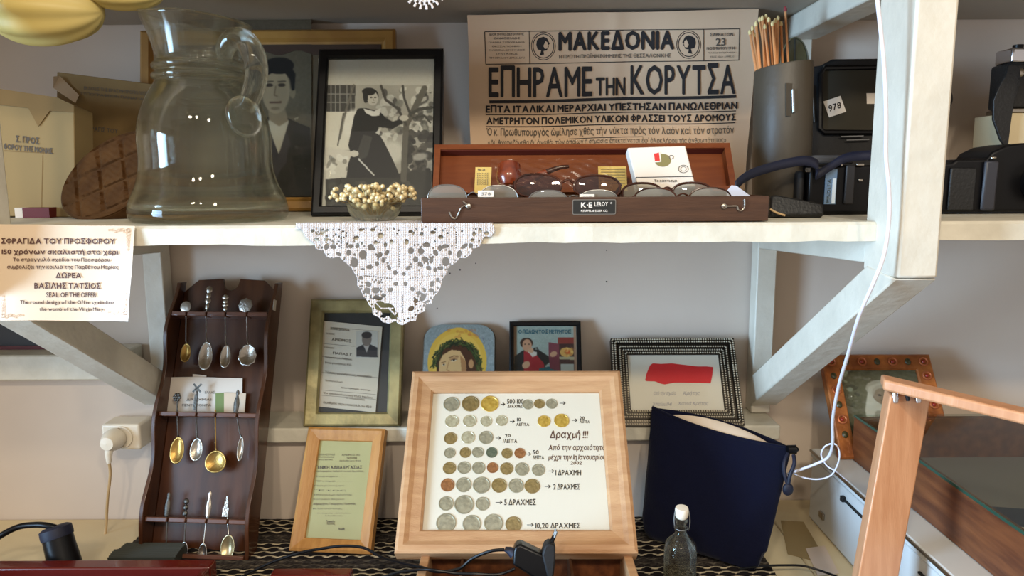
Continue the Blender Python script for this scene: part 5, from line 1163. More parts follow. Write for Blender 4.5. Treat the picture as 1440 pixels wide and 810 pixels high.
cv.poly([(368,372),(370,322),(400,306),(420,300),(450,302),(488,322),(490,378)], (48,44,44)); cv.poly([(408,308),(444,306),(428,350)], (160,150,140)); cv.ell(428, 272, 28, 40, (112,98,88)); cv.ell(428, 248, 30, 20, (50,44,42)); cv.blur(1)
cv.build('portrait_print', M_['printf'], t, lambda U, V: pl.np(X(368+U*124), Y(225+V*150), .0016))
MB().bb(-pl.w/2+fw, pl.w/2-fw, -.0032, -.0027, fw, pl.h-fw).build('glass', M_['pane'], t)
# icon with thorn crown
pl = panel((591, 598), (696, 598), (643, 455), z=ZL+.0006, Dt=1.188)
t = thing('icon_plaque', 'rounded wooden icon plaque of a haloed man with thorn crown', 'icon', pl.M)
w, h = pl.w, pl.h; S = 1440/270.; X = lambda c: 570+c/S; Y = lambda c: 440+c/S
def arch(w, h, n=10, r=.026):
    pts = [(w/2, 0)]; pts += [(w/2-r+r*math.cos(a), h-r+r*math.sin(a)*.9) for a in np.linspace(0, PI/2, n)]; return pts + [(-x, z) for x, z in pts[::-1]]
outl = arch(w, h); MB().prism(outl, 0, .010).build('plaque', mat('plaque_edge', (86,78,62), .6), t, bevel=.0015)
cv = Canvas(110, 70, 675, 800, 170, (128,136,132)); cv.noise(6, 3); cv.blobs(20, (110, 80, 675, 500), 30, [(96,92,108), (150,156,150), (110,120,128)], .4)
cv.ell(378, 350, 236, 255, (202,160,62)); cv.ell(378, 350, 200, 215, (214,176,84), .5); cv.blobs(12, (250, 110, 550, 170), 24, [(170,96,50)], .35)
cv.poly([(210,300),(240,240),(330,200),(440,200),(540,260),(570,360),(590,480),(560,560),(440,520),(430,400),(260,360),(220,470)], (72,42,24))
cv.poly([(236,350),(262,300),(330,262),(400,270),(440,330),(455,400),(440,470),(380,520),(300,560),(262,500),(236,430)], (196,156,102)); cv.poly([(400,300),(450,350),(455,440),(420,470),(410,380)], (158,112,68))
cv.ell(352, 326, 38, 12, (150,108,70), .6, -12); cv.ell(350, 340, 22, 8, (214,196,160), 1, -10); cv.ell(350, 337, 9, 8, (60,42,30)); cv.line([(326,340),(350,330),(376,334)], 4, (80,52,34)); cv.ell(272, 372, 15, 7, (200,180,146), 1, -20); cv.ell(272, 370, 7, 6, (60,42,30)); cv.line([(312,322),(352,306),(388,310)], 6, (108,72,44)); cv.line([(252,358),(288,346)], 5, (108,72,44))
cv.line([(312,350),(296,410),(318,420)], 7, (160,116,72)); cv.ell(345, 440, 60, 16, (90,56,34), .9, -6); cv.ell(490, 366, 20, 34, (176,128,82)); cv.poly([(200,470),(260,450),(440,440),(600,470),(600,800),(200,800)], (90,56,36), .55)
for _ in range(150):
    a = rng.uniform(PI*1.02, PI*2.05); R1 = rng.uniform(158, 196); cx, cy = 375+R1*math.cos(a), 390+R1*math.sin(a)*1.05; g = a+PI/2+rng.uniform(-.7, .7); l_ = rng.uniform(16, 36)
    cv.line([(cx-l_*math.cos(g), cy-l_*math.sin(g)), (cx+l_*math.cos(g), cy+l_*math.sin(g))], 7, [(44,56,24), (70,80,34), (30,38,20), (92,88,44)][rng.integers(4)])
cv.blur(1)
def icon_map(U, V):
    z = h*(1-V)*.985+.001; r = .026; hw = np.where(z > h-r, w/2-r+r*np.sqrt(np.clip(1-((z-(h-r))/(r*.9))**2, 0, 1)), w/2)-.0018
    return np.stack([(U*2-1)*hw, np.full_like(U, -.0017), np.minimum(z, h-.002)], -1)
cv.build('painted_face', M_['printm'], t, icon_map)
# framed colour print
pl = panel((716, 598), (820, 598), (767, 453), z=ZL+.0006, Dt=1.188)
fw = .0072
t = frame('print_frame', 'small black framed colour print of a seated merchant with safe', 'picture', pl, fw, [(0, -.008), (0, .005), (.002, .006), (fw-.001, .005), (fw, .003), (fw, -.008)], M_['black'])
cv = Canvas(800, 100, 1305, 800, 150, (150,160,150))
cv.noise(3, 3); cv.poly([(800,100),(822,100),(822,800),(800,800)], (150,120,96)); cv.poly([(1282,100),(1305,100),(1305,800),(1282,800)], (168,130,104))
cv.poly([(1155,185),(1282,185),(1282,235),(1155,235)], (134,52,44)); cv.poly([(1078,222),(1165,235),(1165,450),(1150,450),(1078,330)], (122,60,70)); cv.poly([(1165,235),(1282,235),(1282,450),(1165,450)], (70,44,40))
cv.poly([(1165,330),(1282,330),(1282,355),(1165,350)], (176,164,130)); cv.ell(1225, 298, 55, 36, (206,158,84)); cv.ell(1230, 296, 22, 18, (200,90,40)); cv.blobs(8, (1180, 270, 1270, 330), 16, [(226,190,110), (180,120,60)], .7); cv.poly([(1175,385),(1278,385),(1278,440),(1175,445)], (170,172,160))
cv.poly([(806,330),(870,285),(920,270),(1000,280),(1080,330),(1090,370),(1050,400),(1060,460),(800,460)], (34,34,34)); cv.poly([(880,290),(905,290),(975,310),(1040,380),(1050,450),(880,450)], (156,36,44)); cv.poly([(905,285),(985,295),(985,320),(950,335)], (206,196,180))
cv.ell(902, 228, 52, 40, (58,36,26)); cv.ell(906, 246, 38, 48, (190,140,108)); cv.ell(890, 238, 7, 4, (40,26,20)); cv.ell(922, 238, 7, 4, (40,26,20)); cv.ell(938, 284, 22, 18, (196,150,116)); cv.ell(898, 392, 34, 26, (200,156,120), 1, -30); cv.ell(1118, 312, 30, 20, (196,150,116), 1, -20)
cv.line([(960,270),(990,265),(1000,300)], 8, (40,30,28)); cv.poly([(1000,420),(1080,405),(1150,440),(1150,800),(1000,800)], (24,84,92)); cv.poly([(800,460),(1000,440),(1150,460),(1282,450),(1282,800),(800,800)], (60,40,34)); cv.poly([(1080,340),(1160,330),(1160,440),(1090,420)], (112,50,60))
cv.blur(1)
S = 1440/270.; X = lambda c: 570+c/S; Y = lambda c: 440+c/S
cv.build('colour_print', M_['printm'], t, rect(-pl.w/2+fw, pl.w/2-fw, fw, pl.h-fw, -.0006))
letters(pl, [('Ο ΠΩΛΩΝ ΤΟΙΣ ΜΕΤΡΗΤΟΙΣ', X(848), Y(124), X(1244), Y(156), .035)], mat('teal_ink', (44,96,110), .7), t, off=.0012)
MB().bb(-pl.w/2+fw, pl.w/2-fw, -.0030, -.0026, fw, pl.h-fw).build('glass', M_['pane'], t)
# beaded frame with the red ribbon
pl = panel((882, 600), (1028, 600), (951, 478), z=ZL+.0006, Dt=1.182)
A = pl.loc(866, 478); B = pl.loc(1040, 481); pl.w = (B.x-A.x)*.99
fw = .0265
t = frame('beaded_frame', 'dark pewter beaded frame showing a torn red ribbon on white paper', 'picture', pl, fw, [(0, -.010), (0, .008), (.0085, .009), (.009, .005), (.0105, .005), (.011, .007), (.0165, .007), (.017, .003), (.019, .003), (.0195, .004), (.0255, .004), (fw, .001), (fw, -.010)], M_['pewter'])
b = MB(); w, h = pl.w, pl.h
for u, v in ((.002, .0085), (.0065, .009), (.0137, .007), (.0185, .0045), (.0235, .0045)):
    W, H = w-2*u, h-2*u
    for L_, f in ((W, lambda s: (-W/2+s, u)), (W, lambda s: (-W/2+s, h-u)), (H, lambda s: (-w/2+u, u+s)), (H, lambda s: (w/2-u, u+s))):
        n = int(L_/.0037)
        for i in range(n):
            x, z = f((i+.5)*L_/n); b.ell((x, -v, z), (.00145, .0012, .00145), 6, 4)
o = b.build('beading', M_['bead'], t, smooth=80); o['kind'] = 'stuff'
MB().bb(-w/2+fw, w/2-fw, -.0008, .0, fw, h-fw).build('paper_sheet', M_['paper'], t)
S = 1063/210.; X = lambda c: 850+c/S; Y = lambda c: 460+c/S
rb = [(290,378),(300,330),(325,270),(345,258),(400,262),(480,258),(560,268),(660,280),(730,280),(772,285),(768,340),(756,400),(700,398),(560,395),(500,395),(430,408),(400,402),(360,386),(300,384)]
q = [pl.loc(X(x), Y(y), .0014) for x, y in rb]; MB().prism([(p.x, p.z) for p in q], -.0016, -.0009).build('red_ribbon', M_['red'], t)
letters(pl, [('ἀπὸ τὴν σημαία', X(350), Y(455), X(510), Y(490), 0, .3), ('Κρήτης', X(560), Y(455), X(680), Y(488), 0, .3), ('21 Μαΐου 1941', X(340), Y(530), X(480), Y(560), 0, .3), ('Χανιά Κρήτης', X(520), Y(530), X(740), Y(560), 0, .3)], mat('pale_ink', (150,146,160), .8), t, off=.0012)
MB().bb(-w/2+fw, w/2-fw, -.0026, -.0021, fw, h-fw).build('glass', M_['pane'], t)
# ------------------------------------------------------------------ small oak frame with green document
pl = panel((409, 775), (523, 780), (479, 603), z=ZR, Dt=1.108)
pl.w *= 1.0
fw = .0195
t = frame('document_frame', 'small pale oak frame with a green printed document', 'picture', pl, fw, [(0, -.008), (0, .008), (.004, .0105), (.009, .0085), (fw-.001, .004), (fw, .002), (fw, -.008)], M_['oak2'])
MB().bb(-pl.w/2+fw, pl.w/2-fw, -.0005, .0005, fw, pl.h-fw).build('document', M_['greenp'], t)
MB().bb(-.012, .012, .006, .030, .004, .010).build('stand_foot', M_['oak2'], t)
S = 589/160.; X = lambda c: 400+c/S; Y = lambda c: 590+c/S
I = lambda s, x0, y0, x1, y1, b=0.0: (s, X(x0), Y(y0), X(x1), Y(y1), b)
letters(pl, [I('ΒΑΣΙΛΕΙΟΝ ΤΗΣ ΕΛΛΑΔΟΣ', 165, 176, 262, 186), I('ΝΟΜΑΡΧΙΑ ΗΜΑΘΙΑΣ', 168, 190, 258, 198), I('ΔΗΜΟΣ ΒΕΡΟΙΑΣ', 168, 203, 250, 211), I('ΑΡΙΘΜΟΣ 145', 296, 178, 390, 188), I('ΤΑΥΤΟΤΗΣ', 322, 194, 376, 204, .03), I('ἐκδοθεῖσα 1948', 285, 209, 395, 217),
   I('ΓΕΝΙΚΗ ΑΔΕΙΑ ΕΡΓΑΣΙΑΣ', 162, 238, 402, 256, .04), I('κυκλοφορίας ποδηλάτου καὶ ἐργασίας', 160, 262, 410, 274, .01), I('Ἐπώνυμον . . . .', 160, 290, 320, 300), I('Ὄνομα . . . . . .', 158, 314, 350, 324), I('Πατρώνυμον', 156, 338, 310, 348), I('Ἔτος', 152, 362, 320, 372), I('Ἐπάγγελμα ἐργάτης', 150, 384, 350, 396), I('Κατοικία Βέροια', 150, 408, 310, 418), I('Δήμαρχος Γεώργιος Παππᾶς', 148, 430, 370, 444, .02), I('Κοινότης', 148, 458, 300, 467), I('ἐν Βεροίᾳ τῇ 3 Μαΐου', 170, 480, 342, 489), I('ὁ Διευθυντής', 210, 494, 300, 502), I('Παππᾶς', 215, 520, 262, 548, .01), I('Θεωρήθη', 280, 558, 312, 576, .03)], M_['ink2'], t, off=.0008)
MB().bb(-pl.w/2+fw, pl.w/2-fw, -.0018, -.0014, fw, pl.h-fw).build('glass', M_['pane'], t)
# ------------------------------------------------------------------ coin frame
zc = P(726, 783, .858).z
pl = panel((556, 782), (896, 782), (727.5, 527), z=zc, Dt=1.049)
fwx = .0315
t = frame('coin_display', 'large pale oak frame displaying rows of old coins on white card', 'display frame', pl, fwx, [(0, -.012), (0, .010), (.004, .0125), (.010, .0125), (.016, .009), (fwx-.003, .007), (fwx, .004), (fwx, -.012)], M_['oak'])
w, h = pl.w, pl.h
MB().bb(-w/2+fwx, w/2-fwx, -.0005, .0012, fwx, h-fwx).build('coin_card', M_['card'], t)
MB().bb(-w/2+fwx*.4, w/2-fwx*.4, .012, .015, fwx*.4, h-fwx*.4).build('back_board', M_['brownw'], t)
coins = [(634.9,568.4,11.5,'nick'),(661.6,567.8,12.3,'bronze'),(688.9,567.8,12.6,'goldc'),(742.3,568.8,7.9,'nick'),(758.5,567.8,7.6,'bronze'),(775.7,567.8,8.1,'nick'),
 (635.3,592.5,9.7,'brightc'),(660.6,592,9.7,'brightc'),(683.7,592.5,8.3,'brightc'),(705.4,591.5,8.4,'brightc'),(765,592.3,9.1,'goldc'),(789.7,591.5,10.7,'goldc'),
 (633.5,616.4,9.2,'bronze'),(658.2,615.2,9.8,'brightc'),(683.3,615.4,10.2,'nick'),
 (632.4,637.1,8.1,'nick'),(654.3,636.5,8,'bronze'),(671.9,636.1,8.3,'nick'),(691.6,636.3,8,'greenc'),(712.9,637.5,7.9,'bronze'),(731.1,637.3,7.9,'copperc'),
 (632,658.3,9.3,'bronze'),(652.5,657.7,9.5,'nick'),(673,657.9,9.3,'nick'),(692.6,657.7,8.1,'copperc'),(712.4,659,9.3,'bronze'),(733.9,659.8,10,'nick'),(756.9,661,9.2,'nick'),
 (629.4,682,9.8,'copperc'),(651.9,681.7,11,'nick'),(677,682.2,12.3,'nick'),(701.9,682.6,10.8,'bronze'),(725.7,683,10.7,'nick'),(748.3,683.7,10.9,'bronze'),
 (627.2,708.1,10.4,'nick'),(652.4,709.6,13.7,'nick'),(678.7,708.5,10,'nick'),
 (627.2,735.4,14,'nick'),(663.3,736.9,13,'nick'),(693.7,735.9,13.5,'nick'),(722,737.4,11.5,'bronze')]
def coin_mesh():
    b = MB(); prof = [(.00001, -.06), (.25, -.09), (.45, -.065), (.6, -.06), (.84, -.06), (.88, -.10), (.97, -.10), (1.0, -.07), (1.0, 0)]
    b.lathe([(r, z*-1) for r, z in prof], 36, R=Matrix.Rotation(PI/2, 3, 'X')); o = b.build('coin', M_['nick'], None, smooth=25); me = o.data; bpy.data.objects.remove(o)
    # struck relief on the face, faint
    return me
cme = coin_mesh()
for i, (x, y, r, m) in enumerate(coins):
    c = pl.loc(x, y, .0006); e = pl.loc(x+r, y, .0006); R_ = e.x-c.x
    o = bpy.data.objects.new('coin', cme); link(o, t); o.location = (c.x, -.0006, c.z); o.scale = (R_, R_*.8, R_); o.rotation_euler = (0, rng.uniform(0, 6), 0)
    o.material_slots[0].link = 'OBJECT'; o.material_slots[0].material = M_[m]
hw_ = .022
letters(pl, [('500-100', 713, 561, 736, 568, hw_), ('ΔΡΑΧΜΕΣ', 713.5, 569, 735, 573.5, hw_), ('10', 727, 587.5, 732.5, 592.5, hw_), ('ΛΕΠΤΑ', 726, 594.5, 744, 599, hw_), ('20', 815, 585.5, 822, 590.5, hw_), ('ΛΕΠΤΑ', 815, 591, 829, 595, hw_),
  ('20', 710, 610.5, 718, 615, hw_), ('/ΛΕΠΤΑ', 707, 617, 727, 623, hw_), ('50', 749, 633, 757.5, 639, hw_), ('ΛΕΠΤΑ', 749, 640.5, 765, 646, hw_),
  ('1 ΔΡΑΧΜΗ', 781, 660.5, 817, 668.5, .02), ('2 ΔΡΑΧΜΕΣ', 778, 680, 815.5, 688.5, .02), ('5 ΔΡΑΧΜΕΣ', 709, 701.5, 753.5, 710.5, .02), ('10,20 ΔΡΑΧΜΕΣ', 753, 735, 816, 744, .02)], M_['ink'], t, 'handwriting', off=.0008)
letters(pl, [('Δραχμή !!!', 773, 605, 827, 619, .02, .1), ('Από την αρχαιότητα', 771, 625, 852, 635, .02, .15), ('μέχρι την 1η Ιανουαρίου', 771, 638.5, 852, 648.5, .02, .15), ('2002', 802, 648.5, 818, 653.5, .02, .1)], M_['inkb'], t, 'handwriting', off=.0008)
ar = []
for x0, x1, y in ((704, 710, 568.5), (787, 795, 567), (717, 723.5, 592.5), (804, 811.5, 591), (697, 704, 616), (740, 746.5, 638.5), (771, 779, 662.5), (766, 774, 684), (697, 706, 706.5), (741, 750, 738)):
    ar += [(x0, y, x1, y, .9), (x1-3, y-2.2, x1, y, .9), (x1-3, y+2.2, x1, y, .9)]
lines(pl, ar, M_['ink'], t, 'drawn_arrow', off=.0008)
MB().bb(-w/2+fwx, w/2-fwx, -.0036, -.0032, fwx, h-fwx).build('glass', M_['pane'], t)
b = MB(); p0 = Vector((0, .016, h*.62)); Mi = pl.I; fl = Mi @ Vector((pl.M.translation.x, 1.075, ZR+.003))
b.beam(p0, fl, (.05, 0, 0), (0, .003, .002)); b.build('easel_strut', M_['brownw'], t)
# coin box below
zb = zc-.0012
xa, xb = P(592, 800, .86).x, P(889, 800, .86).x
t = thing('coin_box', 'open brown wooden box of mixed coins under the coin frame', 'box', ((xa+xb)/2, .86, ZR))
HB = zb-ZR; W = xb-xa; Y1 = .035; Y0 = -.17
MB().bb(-W/2, W/2, Y1-.006, Y1, 0, HB).build('back_panel', M_['brownw'], t, bevel=.001)
MB().bb(-W/2, W/2, Y0, Y0+.006, 0, HB).build('front_panel', M_['brownw'], t, bevel=.001)
for s in (-1, 1):
    x, x2 = s*W/2, s*(W/2-.011); MB().bb(min(x, x2), max(x, x2), Y0+.0062, Y1-.0062, 0, HB).build('side_panel', M_['oak'], t, bevel=.001)
MB().bb(-W/2+.011, W/2-.011, Y0+.006, Y1-.006, 0.0005, .004).build('bottom', M_['cased'], t)
for px in (650, 802): x = P(px, 800, .86).x-(xa+xb)/2; MB().bb(x-.0015, x+.0015, Y0+.0064, Y1-.0064, .0042, HB-.006).build('divider', M_['casew'], t)
base = Vector(((xa+xb)/2, .86, ZR))
p_ = P(685, 797, .845)
t = thing('green_card', 'pale green printed card lying in the coin box', 'card', (p_.x, .815, ZR+.0205)); MB().bb(-.03, .033, -.03, .030, 0, .001).build('card', mat('pale_green_card', (166,156,110), .7), t)
MB().bb(-.025, .025, -.025, .025, -.0163, -.0005).build('stack', M_['cream'], t)
def loose_coin(px, lab, m, r=.011, z=.008, y=.82, tilt=.2):
    p = P(px, 800, .84); t = thing('loose_coin', lab, 'coin', Matrix.Translation((p.x, y, ZR+z)) @ Matrix.Rotation(tilt, 4, 'Y'))
    MB().lathe([(.0003, .002), (r*.85, .002), (r*.88, .0025), (r, .0024), (r, 0), (.0003, 0)], 28).build('disc', M_[m], t, smooth=30)
loose_coin(655-10, 'gold loose coin at the left of the coin box', 'goldc', .012)
loose_coin(628, 'dark silver loose coin in the left compartment', 'nick', .010, .010, .835)
loose_coin(708, 'blue grey loose coin on the pale green card', 'greenc', .010, .023, .826, .0)
loose_coin(830, 'small bright loose coin in the right compartment', 'goldc', .008, .009, .845)
# adapter
ap = Plane(P(722, 812, .80), P(786, 812, .80), P(754, 748, .812)); aM = ap.M
t = thing('power_adapter', 'black power adapter with plug pins leaning before the coin frame', 'adapter', aM)
def lp2(pts): return [(ap.loc(*p).x, ap.loc(*p).z) for p in pts]
MB().prism(lp2([(722, 776), (724, 769), (731, 765), (768, 782), (777, 800), (778, 822), (764, 822), (721, 795)]), 0, .026).build('body', M_['black'], t, bevel=.003, seg=3)
MB().prism(lp2([(762, 780), (766, 767), (772, 763), (781, 766), (781, 786), (778, 812), (770, 812)]), -.003, .022).build('plug_head', M_['blackm'], t, bevel=.002)
for dy in (.004, .015): MB().tube([tuple(ap.loc(776, 765, 0)+Vector((0, dy, 0))), tuple(ap.loc(780, 757, 0)+Vector((0, dy, 0)))], .0018, 8).build('pin_sleeve', M_['black'], t, smooth=True); MB().tube([tuple(ap.loc(780, 757.3, 0)+Vector((0, dy, 0))), tuple(ap.loc(783, 748.5, 0)+Vector((0, dy, 0)))], .0016, 8).build('pin', M_['steel'], t, smooth=True)
MB().tube([tuple(ap.loc(722, 778, -.012)), tuple(ap.loc(716, 774, -.012)), tuple(ap.loc(710, 772, -.012))], [.0065, .0045, .0028], 12).build('strain_relief', M_['halo'], t, smooth=True)
def cable(name, label, pts, r, m, cat='cable'):
    w = [P(*p) for p in pts]; t = thing(name, label, cat, w[0]); MB().tube(spline([p-w[0] for p in w], 8), r, 8).build('cord', m, t, smooth=True); return t
cable('adapter_cable', 'thin black cable looping left from the power adapter', [(709, 773, .812), (690, 775, .815), (665, 785, .82), (645, 800, .82), (615, 804, .82), (590, 797, .825), (560, 790, .86), (535, 782, .90), (510, 770, .915), (480, 768, .92), (450, 772, .925), (420, 778, .925), (385, 790, .925), (350, 806, .92), (330, 818, .91)], .0019, M_['black'])
cable('black_cable', 'second black cable crossing the coin box below the adapter', [(724, 800, .80), (700, 808, .80), (670, 807, .80), (640, 806, .805), (600, 801, .81), (560, 805, .84), (520, 818, .86)], .0017, M_['black'])
cable('black_wire', 'thin black wire on the counter at the lower right', [(1040, 800, .935), (1075, 796, .945), (1105, 795, .95), (1130, 796, .95), (1155, 803, .94), (1180, 812, .92)], .0016, M_['black'])
# ------------------------------------------------------------------ blue pouch
TL, TR, BR_, BL_ = P(918, 573, 1.095), P(1112, 630, 1.03), Pz(1070, 805, ZR+.006), Pz(903, 752, ZR+.006)
t = thing('felt_pouch', 'navy blue felt drawstring pouch leaning open beside the coin frame', 'pouch', (BL_+BR_)/2-Vector((0, 0, .006)))
O = t.matrix_world.translation.copy() if False else ((BL_+BR_)/2-Vector((0, 0, .006)))
nrm = ((BR_-BL_).cross(TL-BL_)).normalized()
if nrm.y > 0: nrm = -nrm
def pouch_pt(u, v, s):
    """u across, v up, s = -1 back, 1 front"""
    e = BL_.lerp(BR_, u).lerp(TL.lerp(TR, u), v)
    # rounded lower corners
    cu = abs(2*u-1); r = max(0, cu-.82)/.18; lift = .024*(1-math.sqrt(max(0, 1-r*r)))*max(0, 1-v*6)
    e = e + (TL-BL_).normalized()*lift
    bulge = .017*(1-cu**4)*(1-(1-v)**6)*(.75+.25*(1-v)) + .0012
    if v > .9: bulge *= 1.0
    ripple = .0010*math.sin(u*23+v*9)*math.sin(v*13)
    top = (.0 if s > 0 else .010)*math.sin(PI*u)*max(0, v-.8)/.2 - (.008*math.sin(PI*u)**1.0*max(0, v-.8)/.2 if s > 0 else 0)
    return tuple(e + nrm*(s*bulge+ripple) + Vector((0, 0, top)) - O)
b = MB(); b.grid(40, 34, lambda u, v: pouch_pt(u, v, 1)); n0 = len(b.v)
b.grid(40, 34, lambda u, v: pouch_pt(u, v, -1))
for j in range(33):
    for i in (0, 39): a0, a1 = j*40+i, (j+1)*40+i; b.f.append((a0, a1, a1+n0, a0+n0))
for i in range(39): b.f.append((i, i+1, i+1+n0, i+n0))
b.build('pouch', M_['navy'], t, smooth=75, solid=.0022, off=0)
b = MB(); b.tube([pouch_pt(u, 1, 1) for u in np.linspace(0, 1, 40)], .0026, 8); b.build('hem', M_['navy'], t, smooth=True)
# padded beige thing inside
def inner(u, v, s):
    e = BL_.lerp(BR_, .14+.72*u).lerp(TL.lerp(TR, .14+.72*u), .35+v*(.62))
    return tuple(e + nrm*(s*.004*(1-abs(2*u-1)**6)-.004)+Vector((0, 0, (.020*math.sin(PI*(.08+u*.86))**.6-.006)*v)) - O)
ti = thing('padded_sleeve', 'pale beige padded sleeve showing inside the mouth of the pouch', 'sleeve', O)
b = MB(); b.grid(24, 8, lambda u, v: inner(u, v, 1)); b.grid(24, 8, lambda u, v: inner(u, v, -1))
for i in range(23): b.f.append((7*24+i, 7*24+i+1, 7*24+i+1+192, 7*24+i+192))
b.build('sleeve', mat('beige_sleeve', (214,196,174), .7), ti, smooth=80)
tg = thing('cord_toggle', 'black cord toggle with looped drawcord hanging from the pouch corner', 'toggle', P(1110, 634, 1.02)); o0 = P(1110, 634, 1.02)
MB().tube([P(1107, 632, 1.015)-o0, P(1119, 632, 1.015)-o0], [.0062, .0066], 12).build('toggle', M_['black'], tg, smooth=50)
MB().ell(P(1120, 632, 1.012)-o0, (.0035, .0035, .0035), 10, 8).build('button', M_['black'], tg, smooth=True)
MB().tube(spline([P(x, y, d)-o0 for x, y, d in ((1108, 638, 1.01), (1103, 650, 1.0), (1103, 665, .995), (1108, 680, .99), (1111, 668, .99), (1117, 652, .995), (1116, 640, 1.005))], 6), .0028, 8).build('drawcord', M_['halo'], tg, smooth=True)
MB().ell(P(1108, 688, .99)-o0, (.0078, .005, .0095), 14, 10).build('cord_end', M_['halo'], tg, smooth=True)
# ------------------------------------------------------------------ flip-top bottle
bb_ = Pz(955, 838, ZR); hb = P(955, 712, bb_.y).z-ZR; K2 = bb_.y*1.06/1040
t = thing('glass_bottle', 'tiny clear swing top glass bottle before the blue pouch', 'bottle', bb_); 
zy = lambda y: P(955, y, bb_.y).z-ZR
pro = [(.0003, .0006), (20*K2, .0006), (22*K2, .003), (23*K2, zy(800)), (22.5*K2, zy(772)), (20*K2, zy(762)), (12*K2, zy(754)), (8*K2, zy(748)), (7.5*K2, zy(736)), (9*K2, zy(733)), (8.6*K2, zy(728))]
out_s = [(max(v.x, .0003), max(v.y, .0004)) for v in spline([(r, z, 0) for r, z in pro], 3)]
b = MB(); b.lathe(out_s+[(7*K2, zy(728.5)), (6*K2, zy(745)), (10*K2, zy(757)), (20.5*K2, zy(772)), (21*K2, .006), (.0003, .006)], 40); b.build('body', M_['bottle'], t, smooth=60)
b = MB(); b.lathe([(8*K2, 0), (9.5*K2, .003), (9.5*K2, .011), (8.5*K2, .0135), (.0003, .0138)], 28, c=(0, 0, zy(727)), R=Matrix.Rotation(.12, 3, 'X'), capb=True); b.build('porcelain_stopper', M_['porc'], t, smooth=50)
for s in (-1, 1): MB().tube(spline([(s*9.6*K2, -.002, zy(718)), (s*11*K2, -.003, zy(728)), (s*10.5*K2, -.005, zy(738)), (s*9*K2, -.004, zy(744))], 5), .0007, 6).build('wire_bail', M_['steel'], t, smooth=True)
MB().tube([(9.2*K2*math.cos(a), 9.2*K2*math.sin(a), zy(742)) for a in np.linspace(0, 2*PI, 25)[:-1]], .0006, 6, closed=True).build('neck_wire', M_['steel'], t, smooth=True)
# ------------------------------------------------------------------ pink leaflet, and a tan sheet standing for shadow on the counter
for (c4, m, nm, lab) in (([(1098, 728), (1130, 730), (1166, 790), (1108, 775)], 'kraft2', 'tan_sheet', 'tan sheet standing for the shadow on the counter beside the metal box'), ([(1133, 768), (1160, 764), (1180, 803), (1150, 806)], 'pinkp', 'pink_leaflet', 'pale pink printed leaflet on the counter by the box')):
    q = [Pz(x, y, ZT+.001) for x, y in c4]; o = sum(q, Vector())/4; z = .0002 if m == 'kraft2' else .0010
    t = thing(nm, lab, 'paper', o+Vector((0, 0, -.0045+z))); b = MB(); v = [(p.x-o.x, p.y-o.y, 0) for p in q]; b.add(v, [(0,1,2,3)]); b.build('sheet', M_[m], t, solid=.0005, off=1)
# ------------------------------------------------------------------ white metal box, wooden case, icon frame, stand
XB = .478; ZBX = 1.019
t = thing('metal_box', 'white painted metal box with latch under the wooden case', 'box', (XB, 1.13, ZT-.003))
HB = ZBX-ZT+.003
MB().bb(0, .62, -.75, 0, 0, HB-.014).build('body', M_['boxblue'], t, bevel=.003)
MB().bb(-.002, .622, -.752, .002, HB-.0135, HB).build('lid', M_['boxblue'], t, bevel=.003)
MB().bb(-.0045, -.0022, -.75, -.0, HB-.0045, HB-.0005).build('edge_trim', M_['silver'], t, bevel=.0008)
for y0, y1 in ((-.19, -.115), (-.62, -.32)): MB().bb(-.0032, -.0002, y0, y1, HB-.032, HB-.0295).build('dark_groove', M_['blackm'], t)
MB().bb(-.006, -.0002, -.125, -.117, HB-.034, HB-.026).build('latch', M_['blackm'], t, bevel=.001)
MB().bb(-.004, -.0002, -.06, -.045, .022, .032).build('latch_plate', M_['silver'], t, bevel=.001)
XC = .520; zcs = P(1366, 700, .82).z
zcs = EYE-.360; y1, y0 = 1.085, .55
t = thing('glass_top_case', 'brown wooden display case with green edged glass top', 'display case', (XC, y1, ZBX+.0006)); HC = zcs-ZBX; Lc = y1-y0
MB().bb(0, .010, -Lc, 0, 0, HC-.004).build('side_panel', M_['brownw'], t, bevel=.001)
MB().bb(.54, .55, -Lc, 0, 0, HC-.004).build('side_panel', M_['brownw'], t, bevel=.001)
MB().bb(.0102, .5398, -.010, 0, 0, HC-.004).build('back_panel', M_['brownw'], t, bevel=.001)
MB().bb(.0102, .5398, -Lc, -Lc+.010, 0, HC-.004).build('front_panel', M_['brownw'], t, bevel=.001)
MB().bb(.0102, .5398, -Lc+.0102, -.0102, .0, .005).build('lining', M_['greyfab'], t)
MB().bb(.001, .549, -Lc+.001, -.001, HC-.0036, HC-.0006).build('glass_top', M_['topglass'], t)
MB().bb(-.0008, .0008, -Lc+.001, -.001, HC-.0038, HC-.0004).build('glass_edge', M_['gedge'], t)
r = random.Random(12)
cols = [((150,40,44), 'dark red book lying in the glass topped case'), ((40,52,70), 'dark blue booklet lying in the glass topped case'), ((176,140,60), 'mustard yellow booklet lying in the glass topped case'), ((96,34,40), 'maroon wallet in the near corner of the glass topped case')]
for i, ((c, lab), (x, y, a, sx, sy)) in enumerate(zip(cols, ((.20, -.30, .4, .10, .06), (.11, -.22, -.2, .09, .05), (.32, -.24, .1, .09, .06), (.12, -.36, .9, .08, .05)))):
    o = thing('booklet', lab, 'booklet', Matrix.Translation((XC+x, y1+y, ZBX+.0060)) @ Matrix.Rotation(a, 4, 'Z'))
    MB().bb(-sx/2, sx/2, -sy/2, sy/2, 0, .003).build('pages', M_['paper'], o); MB().bb(-sx/2-.001, sx/2+.001, -sy/2-.001, sy/2+.001, .0031, .0045).build('cover', mat('cover', c, .5), o)
